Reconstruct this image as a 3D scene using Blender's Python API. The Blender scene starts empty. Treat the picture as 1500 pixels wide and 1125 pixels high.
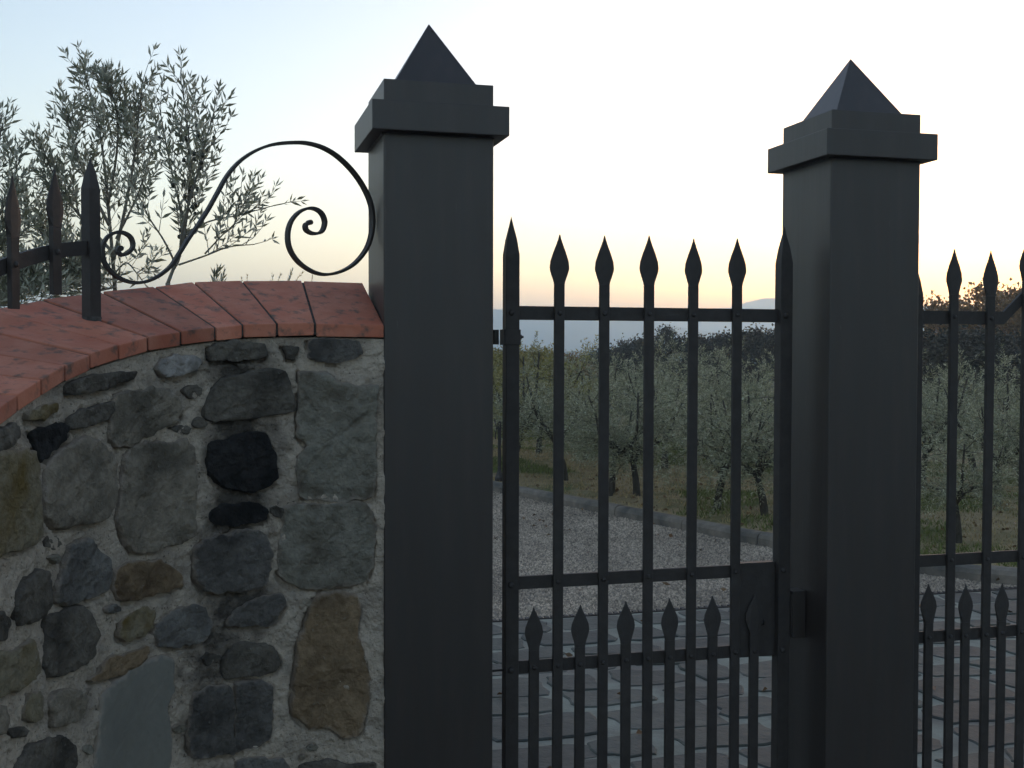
import bpy, bmesh, math, random
import numpy as np
from mathutils import Vector, Matrix
from math import sin, cos, pi, radians

random.seed(7)
RNG = np.random.default_rng(11)
SC = bpy.context.scene
COL = SC.collection

# ------------------------------------------------------------------ camera
EYE = 1.6
F_PX, PITCH, ROLL = 1668.0, -0.0292, 0.0023
cp, sp, cr, sr = cos(PITCH), sin(PITCH), cos(ROLL), sin(ROLL)
R0, U0, FW = np.array([1., 0, 0]), np.array([0, -sp, cp]), np.array([0, cp, sp])
RIGHT, UPV = cr * R0 + sr * U0, -sr * R0 + cr * U0
cam_d = bpy.data.cameras.new('camera')
cam = bpy.data.objects.new('camera', cam_d)
COL.objects.link(cam)
cam_d.sensor_width = 36.0
cam_d.lens = 36.0 * F_PX / 1500.0
cam_d.clip_start, cam_d.clip_end = 0.05, 30000
cam.matrix_world = Matrix(((RIGHT[0], UPV[0], -FW[0], 0), (RIGHT[1], UPV[1], -FW[1], 0),
                           (RIGHT[2], UPV[2], -FW[2], EYE), (0, 0, 0, 1)))
SC.camera = cam

# ------------------------------------------------------------------ world, sun, exposure
SUN_AZ, SUN_EL = radians(24), radians(2.4)     # azimuth to the right of the view direction
w = bpy.data.worlds.new('World'); SC.world = w; w.use_nodes = True
nt = w.node_tree; nt.nodes.clear()
sky = nt.nodes.new('ShaderNodeTexSky'); sky.sky_type = 'NISHITA'; sky.sun_disc = False
sky.sun_elevation = SUN_EL; sky.sun_rotation = SUN_AZ
sky.altitude = 300; sky.air_density = 0.93; sky.dust_density = 0.6; sky.ozone_density = 1.3
bg = nt.nodes.new('ShaderNodeBackground'); bg.inputs['Strength'].default_value = 0.15
out = nt.nodes.new('ShaderNodeOutputWorld')
tint = nt.nodes.new('ShaderNodeMix'); tint.data_type = 'RGBA'; tint.blend_type = 'MULTIPLY'; tint.inputs[0].default_value = 1
tint.inputs[7].default_value = (1.11, .95, .95, 1)        # camera white balance of the evening light
nt.links.new(sky.outputs[0], tint.inputs[6]); nt.links.new(tint.outputs[2], bg.inputs[0]); nt.links.new(bg.outputs[0], out.inputs[0])
sun_d = bpy.data.lights.new('sun', 'SUN'); sun_d.energy = 0.015; sun_d.angle = radians(12)
sun_d.color = (1, .8, .6)
sun = bpy.data.objects.new('sun', sun_d); COL.objects.link(sun)
sdir = Vector((sin(SUN_AZ) * cos(SUN_EL), cos(SUN_AZ) * cos(SUN_EL), sin(SUN_EL)))
sun.rotation_euler = sdir.to_track_quat('Z', 'Y').to_euler()
SC.view_settings.view_transform = 'Standard'; SC.view_settings.look = 'None'
SC.view_settings.exposure = 2.15; SC.view_settings.gamma = 1.0
SC.view_settings.use_curve_mapping = False
SC.cycles.max_bounces = 4; SC.cycles.diffuse_bounces = 2; SC.cycles.glossy_bounces = 2; SC.cycles.transmission_bounces = 2
SC.cycles.volume_bounces = 3

# ------------------------------------------------------------------ helpers
def ray(u, v):
    return FW + (u - 750) / F_PX * RIGHT + (562.5 - v) / F_PX * UPV
def at(u, v, Y):
    d = ray(u, v); return np.array([0, 0, EYE]) + d * (Y / d[1])
def xdepth(u, Y):
    return at(u, 514, Y)[0]

def link(o, parent=None):
    COL.objects.link(o)
    if parent is not None: o.parent = parent
    return o
def mesh_np(name, V, F, smooth=False):
    V = np.asarray(V, dtype=np.float32).reshape(-1, 3); F = np.asarray(F, dtype=np.int32)
    me = bpy.data.meshes.new(name)
    k = F.shape[1]
    me.vertices.add(len(V)); me.vertices.foreach_set('co', V.ravel())
    me.loops.add(F.size); me.loops.foreach_set('vertex_index', F.ravel())
    me.polygons.add(len(F)); me.polygons.foreach_set('loop_start', np.arange(0, F.size, k, dtype=np.int32))
    if smooth: me.polygons.foreach_set('use_smooth', np.ones(len(F), dtype=bool))
    me.update(calc_edges=True)
    return me
class MB:
    def __init__(s): s.v = []; s.f = []; s.n = 0
    def add(s, V, F):
        s.v.extend([tuple(map(float, p)) for p in V]); s.f.extend([tuple(i + s.n for i in f) for f in F]); s.n = len(s.v)
    def box(s, x0, x1, y0, y1, z0, z1):
        s.add([(x0, y0, z0), (x1, y0, z0), (x1, y1, z0), (x0, y1, z0), (x0, y0, z1), (x1, y0, z1), (x1, y1, z1), (x0, y1, z1)],
              [(0, 3, 2, 1), (4, 5, 6, 7), (0, 1, 5, 4), (1, 2, 6, 5), (2, 3, 7, 6), (3, 0, 4, 7)])
    def tube(s, P, R, k=6):
        P = np.asarray(P, float); n = len(P)
        if np.isscalar(R): R = [R] * n
        T = np.gradient(P, axis=0); T /= np.linalg.norm(T, axis=1)[:, None] + 1e-9
        a = np.array([0, 0, 1.]) if abs(T[0][2]) < .9 else np.array([1., 0, 0])
        V = []
        for i in range(n):
            b = np.cross(T[i], a); b /= np.linalg.norm(b) + 1e-9; c = np.cross(b, T[i]); a = c
            for j in range(k):
                q = 2 * pi * j / k; V.append(P[i] + R[i] * (cos(q) * b + sin(q) * c))
        F = [(i * k + j, i * k + (j + 1) % k, (i + 1) * k + (j + 1) % k, (i + 1) * k + j) for i in range(n - 1) for j in range(k)]
        F += [tuple(range(k - 1, -1, -1)), tuple(range((n - 1) * k, n * k))]
        s.add(V, F)
    def ribbon(s, P, N, W, th):      # flat bar: centreline P, fixed side vector N (width W), in-plane thickness th
        P = np.asarray(P, float); n = len(P); N = np.asarray(N, float)
        T = np.gradient(P, axis=0); T /= np.linalg.norm(T, axis=1)[:, None]
        V = []
        for i in range(n):
            b = np.cross(T[i], N); b /= np.linalg.norm(b)
            t = th if np.isscalar(th) else th[i]
            for (q, r) in ((-1, -1), (1, -1), (1, 1), (-1, 1)): V.append(P[i] + q * b * t / 2 + r * N * W / 2)
        F = [(i * 4 + j, i * 4 + (j + 1) % 4, (i + 1) * 4 + (j + 1) % 4, (i + 1) * 4 + j) for i in range(n - 1) for j in range(4)]
        F += [(3, 2, 1, 0), tuple(range((n - 1) * 4, n * 4))]
        s.add(V, F)
    def mesh(s, name, bevel=0, smooth=False, seg=1):
        me = bpy.data.meshes.new(name); me.from_pydata(s.v, [], s.f)
        bm = bmesh.new(); bm.from_mesh(me)
        bmesh.ops.recalc_face_normals(bm, faces=bm.faces)
        if bevel:
            ed = [e for e in bm.edges if len(e.link_faces) == 2 and e.calc_face_angle(0) > .5]
            bmesh.ops.bevel(bm, geom=ed, offset=bevel, segments=seg, affect='EDGES', profile=.6)
        bm.to_mesh(me); bm.free()
        if smooth:
            me.polygons.foreach_set('use_smooth', np.ones(len(me.polygons), dtype=bool))
        return me
    def obj(s, name, mat, parent=None, bevel=0, smooth=False, seg=1):
        return mk(name, s.mesh(name, bevel, smooth, seg), mat, parent)
def mk(name, me, mat, parent=None):
    if mat is not None and not me.materials: me.materials.append(mat)
    return link(bpy.data.objects.new(name, me), parent)
def empty(name, loc=(0, 0, 0), rz=0):
    o = bpy.data.objects.new(name, None); o.empty_display_size = .1
    o.location = [float(c) for c in loc]; o.rotation_euler = (0, 0, rz); return link(o)
def tag(o, label=None, cat=None, group=None, kind=None):
    if label: o['label'] = label
    if cat: o['category'] = cat
    if group: o['group'] = group
    if kind: o['kind'] = kind
    return o
def vnoise(x, y, seed=0):            # smooth value noise in 2D
    x = np.asarray(x, float); y = np.asarray(y, float)
    xi, yi = np.floor(x).astype(np.int64), np.floor(y).astype(np.int64); fx, fy = x - xi, y - yi
    def h(a, b):
        n = (a * 374761393 + b * 668265263 + seed * 982451653) & 0x7fffffff
        n = ((n ^ (n >> 13)) * 1274126177) & 0x7fffffff
        return ((n ^ (n >> 16)) & 0xffff) / 65535.0 * 2 - 1
    sx, sy = fx * fx * (3 - 2 * fx), fy * fy * (3 - 2 * fy)
    return (h(xi, yi) * (1 - sx) + h(xi + 1, yi) * sx) * (1 - sy) + (h(xi, yi + 1) * (1 - sx) + h(xi + 1, yi + 1) * sx) * sy
def fbm(x, y, seed=0, o=4):
    return sum(vnoise(x * 2 ** i, y * 2 ** i, seed + i) * .5 ** i for i in range(o))
def spline(P, m):
    P = np.asarray(P, float); n = len(P)
    Q = np.vstack([2 * P[0] - P[1], P, 2 * P[-1] - P[-2]]); outp = []
    for i in range(n - 1):
        a, b, c, d = Q[i:i + 4]
        for t in np.linspace(0, 1, m, endpoint=False):
            outp.append(.5 * (2 * b + (c - a) * t + (2 * a - 5 * b + 4 * c - d) * t * t + (-a + 3 * b - 3 * c + d) * t ** 3))
    outp.append(P[-1]); return np.array(outp)

# ------------------------------------------------------------------ materials
def mat(name, c1, c2=None, rough=.8, scale=20., detail=6, bump=0., bscale=60., spec=.3, c3=None, s3=3., lo=.35, hi=.65, lo3=.45, hi3=.65,
        stretch=None, coat=0, c4=None, s4=8, lo4=.55, hi4=.6, rand=0., metallic=0):
    m = bpy.data.materials.new(name); m.use_nodes = True
    t = m.node_tree; N = t.nodes; b = N['Principled BSDF']
    b.inputs['Roughness'].default_value = rough; b.inputs['Specular IOR Level'].default_value = spec
    b.inputs['Metallic'].default_value = metallic
    tc = N.new('ShaderNodeTexCoord'); src = tc.outputs['Object']
    if stretch:
        mp = N.new('ShaderNodeMapping'); mp.inputs['Scale'].default_value = stretch
        t.links.new(src, mp.inputs[0]); src = mp.outputs[0]
    def noise(s, d=detail):
        n = N.new('ShaderNodeTexNoise'); n.inputs['Scale'].default_value = s; n.inputs['Detail'].default_value = d
        n.inputs['Roughness'].default_value = .6
        t.links.new(src, n.inputs['Vector']); return n.outputs['Fac']
    def ramp(f, a, bb):
        r = N.new('ShaderNodeMapRange'); r.inputs['From Min'].default_value = a; r.inputs['From Max'].default_value = bb
        t.links.new(f, r.inputs['Value']); return r.outputs['Result']
    def mix(f, a, c):
        x = N.new('ShaderNodeMix'); x.data_type = 'RGBA'; t.links.new(f, x.inputs[0])
        for sock, val in ((x.inputs[6], a), (x.inputs[7], c)):
            if isinstance(val, tuple): sock.default_value = (*val, 1)
            else: t.links.new(val, sock)
        return x.outputs[2]
    col = c1
    if c2: col = mix(ramp(noise(scale), lo, hi), c1, c2)
    if c3: col = mix(ramp(noise(s3), lo3, hi3), col, c3)
    if c4: col = mix(ramp(noise(s4, 8), lo4, hi4), col, c4)
    if rand:
        oi = N.new('ShaderNodeObjectInfo'); hs = N.new('ShaderNodeHueSaturation')
        mr = N.new('ShaderNodeMapRange'); mr.inputs['To Min'].default_value = 1 - rand; mr.inputs['To Max'].default_value = 1 + rand
        t.links.new(oi.outputs['Random'], mr.inputs['Value']); t.links.new(mr.outputs[0], hs.inputs['Value'])
        if isinstance(col, tuple): hs.inputs['Color'].default_value = (*col, 1)
        else: t.links.new(col, hs.inputs['Color'])
        col = hs.outputs[0]
    if isinstance(col, tuple): b.inputs['Base Color'].default_value = (*col, 1)
    else: t.links.new(col, b.inputs['Base Color'])
    if bump:
        bn = N.new('ShaderNodeBump'); bn.inputs['Strength'].default_value = 1; bn.inputs['Distance'].default_value = bump
        t.links.new(noise(bscale, 8), bn.inputs['Height']); t.links.new(bn.outputs[0], b.inputs['Normal'])
    return m
def leafmat(name, top, under, vary=.35, transl=.25):
    m = bpy.data.materials.new(name); m.use_nodes = True
    t = m.node_tree; N = t.nodes; b = N['Principled BSDF']; b.inputs['Roughness'].default_value = .5
    b.inputs['Specular IOR Level'].default_value = .35
    g = N.new('ShaderNodeNewGeometry'); x = N.new('ShaderNodeMix'); x.data_type = 'RGBA'
    x.inputs[6].default_value = (*top, 1); x.inputs[7].default_value = (*under, 1)
    t.links.new(g.outputs['Backfacing'], x.inputs[0])
    hs = N.new('ShaderNodeHueSaturation'); mr = N.new('ShaderNodeMapRange')
    mr.inputs['To Min'].default_value = 1 - vary; mr.inputs['To Max'].default_value = 1 + vary
    t.links.new(g.outputs['Random Per Island'], mr.inputs['Value']); t.links.new(mr.outputs[0], hs.inputs['Value'])
    t.links.new(x.outputs[2], hs.inputs['Color']); t.links.new(hs.outputs[0], b.inputs['Base Color'])
    tr = N.new('ShaderNodeBsdfTranslucent'); ms = N.new('ShaderNodeMixShader'); ms.inputs[0].default_value = transl
    t.links.new(hs.outputs[0], tr.inputs[0]); t.links.new(b.outputs[0], ms.inputs[1]); t.links.new(tr.outputs[0], ms.inputs[2])
    t.links.new(ms.outputs[0], N['Material Output'].inputs[0])
    return m
M = {}
M['paint'] = mat('dark_paint', (.040, .031, .027), (.057, .045, .040), rough=.42, scale=14, lo=.42, hi=.78, bump=.0007, bscale=35, spec=.62, stretch=(1, 1, .10), c3=(.038, .033, .030), s3=45, lo3=.4, hi3=.7, c4=(.075, .07, .064), s4=70, lo4=.69, hi4=.76)
M['iron'] = mat('forged_iron', (.035, .030, .0275), (.048, .041, .038), rough=.58, scale=30, bump=.0008, bscale=120, spec=.35)
M['mortar'] = mat('mortar', (.52, .435, .345), (.64, .54, .43), rough=.95, scale=38, bump=.022, bscale=70, spec=.1, c3=(.34, .29, .24), s3=9, lo3=.45, hi3=.75, c4=(.12, .105, .09), s4=120, lo4=.60, hi4=.70)
M['tile'] = mat('terracotta', (.46, .155, .088), (.53, .205, .13), rough=.75, scale=14, bump=.0015, bscale=110, spec=.4, c3=(.41, .11, .06), s3=4, c4=(.12, .088, .07), s4=30, lo4=.53, hi4=.70, rand=.22)
M['dark_mortar'] = mat('dark_mortar', (.05, .048, .044), (.11, .10, .09), rough=.95, scale=60, bump=.003, bscale=120, spec=.1)
ST = {
 'g': dict(c1=(.215, .182, .138), c2=(.26, .222, .172), c3=(.165, .142, .11)),
 'gg': dict(c1=(.185, .172, .138), c2=(.235, .215, .172), c3=(.15, .125, .092)),
 'b': dict(c1=(.15, .142, .128), c2=(.195, .182, .162), c3=(.12, .11, .10)),
 'db': dict(c1=(.092, .085, .076), c2=(.13, .118, .105), c3=(.066, .06, .055)),
 'k': dict(c1=(.018, .017, .017), c2=(.034, .032, .031), c3=(.012, .012, .012)),
 'dk': dict(c1=(.108, .094, .076), c2=(.155, .136, .11), c3=(.08, .07, .058)),
 'br': dict(c1=(.20, .14, .082), c2=(.25, .178, .108), c3=(.155, .105, .062)),
 'lg': dict(c1=(.29, .265, .24), c2=(.40, .37, .34), c3=(.21, .195, .18)),
 'ol': dict(c1=(.185, .155, .102), c2=(.235, .20, .135), c3=(.215, .15, .05)),
 'pl': dict(c1=(.185, .178, .152), c2=(.21, .20, .172), c3=(.175, .168, .145)),
}
for k, d in ST.items():
    d = dict(c1=d['c1'], c2=tuple(c * 1.32 for c in d['c2']), c3=tuple(c * .72 for c in d['c3'])) if k != 'pl' else d
    M['s_' + k] = mat('stone_' + k, rough=.85, scale=46, detail=10, lo=.32, hi=.72, bump=.026 if k != 'pl' else .004, bscale=30, spec=.25, s3=7, c4=(.27, .26, .23) if k not in ('k', 'pl') else None, s4=60, lo4=.66, hi4=.74, **d)
    t_ = M['s_' + k].node_tree; N_ = t_.nodes; b_ = N_['Principled BSDF']; src_ = b_.inputs['Base Color'].links[0].from_socket
    ea = N_.new('ShaderNodeAttribute'); ea.attribute_name = 'edge'
    en = N_.new('ShaderNodeTexNoise'); en.inputs['Scale'].default_value = 55; en.inputs['Detail'].default_value = 6
    tcn = N_.new('ShaderNodeTexCoord'); t_.links.new(tcn.outputs['Object'], en.inputs['Vector'])
    es = N_.new('ShaderNodeMath'); es.operation = 'ADD'; t_.links.new(ea.outputs['Fac'], es.inputs[0]); t_.links.new(en.outputs['Fac'], es.inputs[1])
    er = N_.new('ShaderNodeMapRange'); er.inputs['From Min'].default_value = .78; er.inputs['From Max'].default_value = 1.35; er.inputs['To Max'].default_value = .9
    t_.links.new(es.outputs[0], er.inputs['Value'])
    em = N_.new('ShaderNodeMix'); em.data_type = 'RGBA'; t_.links.new(er.outputs[0], em.inputs[0]); t_.links.new(src_, em.inputs[6])
    em.inputs[7].default_value = (.36, .30, .245, 1) if k not in ('k', 'dk') else (.12, .105, .09, 1) if k == 'dk' else (.035, .033, .03, 1)
    t_.links.new(em.outputs[2], b_.inputs['Base Color'])

# ------------------------------------------------------------------ site layout
# kerb line (plan), the grove lies to its right and beyond
KERB = np.array([(-9, 27.0), (-3.0, 17.45), (-.21, 13.0), (1.53, 10.24), (2.08, 9.37), (2.62, 8.62), (3.12, 8.08), (3.6, 7.78), (4.4, 7.66), (6.5, 7.9), (12, 9.4), (24, 12.6)])
KS = spline(KERB, 12)
def kerb_sd(x, y):                   # signed distance, positive on the grove side
    x = np.atleast_1d(np.asarray(x, float)); y = np.atleast_1d(np.asarray(y, float))
    best = np.full(x.shape, 1e9); sg = np.ones(x.shape)
    for a, b in zip(KS[:-1], KS[1:]):
        d = b - a; L = d @ d
        t = np.clip(((x - a[0]) * d[0] + (y - a[1]) * d[1]) / L, 0, 1)
        px, py = a[0] + t * d[0] - x, a[1] + t * d[1] - y
        r = px * px + py * py; s_ = np.sign(d[0] * (y - a[1]) - d[1] * (x - a[0]))
        m = r < best; best = np.where(m, r, best); sg = np.where(m, s_, sg)
    return np.sqrt(best) * sg
def ground_z(x, y, edge=.05):
    x = np.atleast_1d(np.asarray(x, float)); y = np.atleast_1d(np.asarray(y, float))
    dk = kerb_sd(x, y); r = np.hypot(x, y)
    z = np.where(dk > edge, .07 - .030 * np.minimum(dk, 18) - .018 * np.clip(dk - 18, 0, 60), -.06)
    z = z - .012 * np.clip(r - 90, 0, 900) - .004 * np.clip(r - 990, 0, 3000)
    z = z + .05 * fbm(x * .35, y * .35, 3) * (dk > .4)
    return z

GA = .2686
GU, GW = np.array([cos(GA), sin(GA)]), np.array([-sin(GA), cos(GA)])
PL, PR = np.array([-.2344, 3.2073]), np.array([1.0484, 3.5609])
def gate_pt(u, v):                   # ray -> gate plane coordinates (along, height)
    d = ray(u, v); n = np.array([-sin(GA), cos(GA)])
    k = (PL @ n) / (d[:2] @ n); p = d * k
    return (p[:2] - PL) @ GU, p[2] + EYE
def gate_s(u): return gate_pt(u, 514)[0]

# ---- ground: one sheet out to the horizon
def build_ground():
    rr = np.concatenate([[0.01], np.geomspace(.6, 60, 70), np.geomspace(66, 2600, 50)]); na = 240
    an = np.linspace(0, 2 * pi, na, endpoint=False)
    Rg, Ag = np.meshgrid(rr, an, indexing='ij')
    X, Y = Rg * np.sin(Ag), Rg * np.cos(Ag)
    Z = ground_z(X.ravel(), Y.ravel(), .6) - .025
    V = np.stack([X.ravel(), Y.ravel(), Z], 1)
    i, j = np.meshgrid(np.arange(len(rr) - 1), np.arange(na), indexing='ij'); jn = (j + 1) % na
    F = np.stack([(i * na + j).ravel(), (i * na + jn).ravel(), ((i + 1) * na + jn).ravel(), ((i + 1) * na + j).ravel()], 1)
    m = mat('field_earth', (.065, .062, .035), (.095, .085, .05), rough=.95, scale=.4, bump=.02, bscale=6, c3=(.045, .06, .025), s3=.15)
    tag(mk('ground', mesh_np('ground', V, F[:, ::-1], True), m), kind='structure')
build_ground()

def build_verge():
    n = len(KS); T = np.gradient(KS, axis=0); T /= np.linalg.norm(T, axis=1)[:, None]
    Nn = np.stack([-T[:, 1], T[:, 0]], 1)
    ds = np.concatenate([[.14], np.linspace(.2, 3, 24), np.geomspace(3.2, 16, 16)])
    # resample along kerb finely
    P = np.repeat(KS, 1, axis=0)
    V = []
    for k in range(n):
        for d in ds: V.append((*(P[k] + Nn[k] * d), 0))
    V = np.array(V); V[:, 2] = ground_z(V[:, 0], V[:, 1]) + .012
    m_ = len(ds)
    F = [(k * m_ + q, k * m_ + q + 1, (k + 1) * m_ + q + 1, (k + 1) * m_ + q) for k in range(n - 1) for q in range(m_ - 1)]
    m = mat('verge_soil', (.25, .19, .10), (.34, .265, .15), rough=.95, scale=5, bump=.02, bscale=40, c3=(.10, .115, .035), s3=1.1, lo3=.5, hi3=.65, c4=(.11, .055, .03), s4=14, lo4=.62, hi4=.68)
    tag(mk('grass_verge', mesh_np('verge', V, np.array(F)[:, ::-1], True), m), kind='structure')
build_verge()

# ---- kerb of rounded stones
def build_kerb():
    kerb = tag(empty('kerb'), kind='structure')
    L = np.concatenate([[0], np.cumsum(np.linalg.norm(np.diff(KS, axis=0), axis=1))])
    m = mat('kerb_concrete', (.19, .16, .13), (.26, .22, .18), rough=.9, scale=12, bump=.003, bscale=120, c3=(.09, .085, .075), s3=2.5)
    prof = [(-.005, -.08), (-.005, .045), (.012, .075), (.045, .09), (.10, .088), (.135, .075), (.14, -.08)]
    t = 0.0
    while t < L[-1] - .2:
        ln = .95 + random.uniform(-.05, .05); e = min(t + ln, L[-1])
        V, F = [], []; nseg = 4
        hz = random.uniform(-.005, .005); of = random.uniform(-.006, .006)
        for q in range(nseg + 1):
            s_ = t + .006 + (e - t - .012) * q / nseg
            x, y = np.interp(s_, L, KS[:, 0]), np.interp(s_, L, KS[:, 1])
            x2, y2 = np.interp(min(s_ + .05, L[-1]), L, KS[:, 0]), np.interp(min(s_ + .05, L[-1]), L, KS[:, 1])
            x1, y1 = np.interp(s_ - .05, L, KS[:, 0]), np.interp(s_ - .05, L, KS[:, 1])
            d = np.array([x2 - x1, y2 - y1]); d /= np.linalg.norm(d); nn = np.array([-d[1], d[0]])
            for a, z in prof: V.append((x + nn[0] * (a + of), y + nn[1] * (a + of), z + hz))
        k = len(prof)
        for q in range(nseg):
            for a in range(k): F.append((q * k + a, q * k + (a + 1) % k, (q + 1) * k + (a + 1) % k, (q + 1) * k + a))
        F += [tuple(range(k)), tuple(range(nseg * k, nseg * k + k))[::-1]]
        b = MB(); b.add(V, F); b.obj('kerb_stone', m, kerb)
        t = e
build_kerb()

# ---- gravel drive
def inside_gravel(x, y):
    wv = (x - PL[0]) * GW[0] + (y - PL[1]) * GW[1]
    return (wv > WB + .06) & (kerb_sd(x, y) < -.01)
WB = 3.27                            # paving edge, metres behind the gate line
def build_gravel():
    # sheet: fan between paving edge and kerb
    pts = [tuple(p) for p in KS if (p - PL) @ GW > WB and p[0] < 3.9]
    a = PL + GU * (pts[-1][0] - PL[0]) / GU[0] + GW * WB
    poly = pts + [tuple(PL + GU * float((np.array(pts[-1]) - PL) @ GU + .35) + GW * (WB + .02)), tuple(PL + GU * -9 + GW * (WB + .02)), (-9.0, 27)]
    bm = bmesh.new(); vs = [bm.verts.new((p[0], p[1], -.012)) for p in poly]
    f = bm.faces.new(vs); bmesh.ops.triangulate(bm, faces=[f]); me = bpy.data.meshes.new('gravel_bed'); 
    bmesh.ops.recalc_face_normals(bm, faces=bm.faces)
    for f in bm.faces:
        if f.normal.z < 0: f.normal_flip()
    bm.to_mesh(me); bm.free()
    m = mat('gravel_bed', (.25, .205, .16), (.38, .31, .245), rough=.95, scale=60, bump=.01, bscale=90, c3=(.12, .10, .085), s3=120)
    tag(mk('gravel_drive', me, m), kind='structure')
    n = 480000
    x = RNG.uniform(-4.6, 4.0, n); y = RNG.uniform(5.6, 19, n)
    vis = (x / y > -.30) & (x / y < .52) & ((x / y > -.06) | (RNG.random(n) < .35))
    dens = np.clip(1.25 - (y - 6) * .075, .3, 1)
    keep = inside_gravel(x, y) & vis & (RNG.random(n) < dens)
    x, y = x[keep], y[keep]; n = len(x)
    T = np.array([(1, 0, 0), (0, 1, 0), (-1, 0, 0), (0, -1, 0), (0, 0, 1)], float)
    TF = np.array([(0, 1, 4), (1, 2, 4), (2, 3, 4), (3, 0, 4)])
    r = RNG.uniform(.006, .013, n) * (1 + np.clip(y - 8, 0, 6) * .06)
    a = RNG.uniform(0, 2 * pi, n); e = RNG.uniform(.55, 1, n)
    V = np.zeros((n, 5, 3)); jit = RNG.uniform(.7, 1.3, (n, 5, 3))
    P = T[None] * jit
    P[:, 4, :2] += RNG.uniform(-.4, .4, (n, 2))
    ca, sa = np.cos(a)[:, None], np.sin(a)[:, None]
    V[..., 0] = x[:, None] + r[:, None] * (P[..., 0] * ca - P[..., 1] * e[:, None] * sa)
    V[..., 1] = y[:, None] + r[:, None] * (P[..., 0] * sa + P[..., 1] * e[:, None] * ca)
    V[..., 2] = -.012 + r[:, None] * P[..., 2] * .9
    F = (TF[None] + (np.arange(n) * 5)[:, None, None]).reshape(-1, 3)
    g = leafmat('pebbles', (.41, .325, .24), (.2, .2, .2), vary=.6, transl=0)
    g.node_tree.nodes['Principled BSDF'].inputs['Roughness'].default_value = .85
    hs_ = [q for q in g.node_tree.nodes if q.type == 'HUE_SAT'][0]; tq = g.node_tree.nodes.new('ShaderNodeTexCoord'); nq = g.node_tree.nodes.new('ShaderNodeTexNoise')
    nq.inputs['Scale'].default_value = 1.1; nq.inputs['Detail'].default_value = 5; g.node_tree.links.new(tq.outputs['Object'], nq.inputs['Vector'])
    mq = g.node_tree.nodes.new('ShaderNodeMapRange'); mq.inputs['From Min'].default_value = .3; mq.inputs['From Max'].default_value = .7; mq.inputs['To Min'].default_value = .7; mq.inputs['To Max'].default_value = 1.2
    vq = g.node_tree.nodes.new('ShaderNodeMath'); vq.operation = 'MULTIPLY'; old = hs_.inputs['Value'].links[0].from_socket
    g.node_tree.links.new(nq.outputs['Fac'], mq.inputs['Value']); g.node_tree.links.new(old, vq.inputs[0]); g.node_tree.links.new(mq.outputs[0], vq.inputs[1]); g.node_tree.links.new(vq.outputs[0], hs_.inputs['Value'])
    tag(mk('gravel', mesh_np('gravel', V, F), g), 'loose grey gravel covering the drive behind the gate', 'gravel', kind='stuff')
build_gravel()

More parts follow.
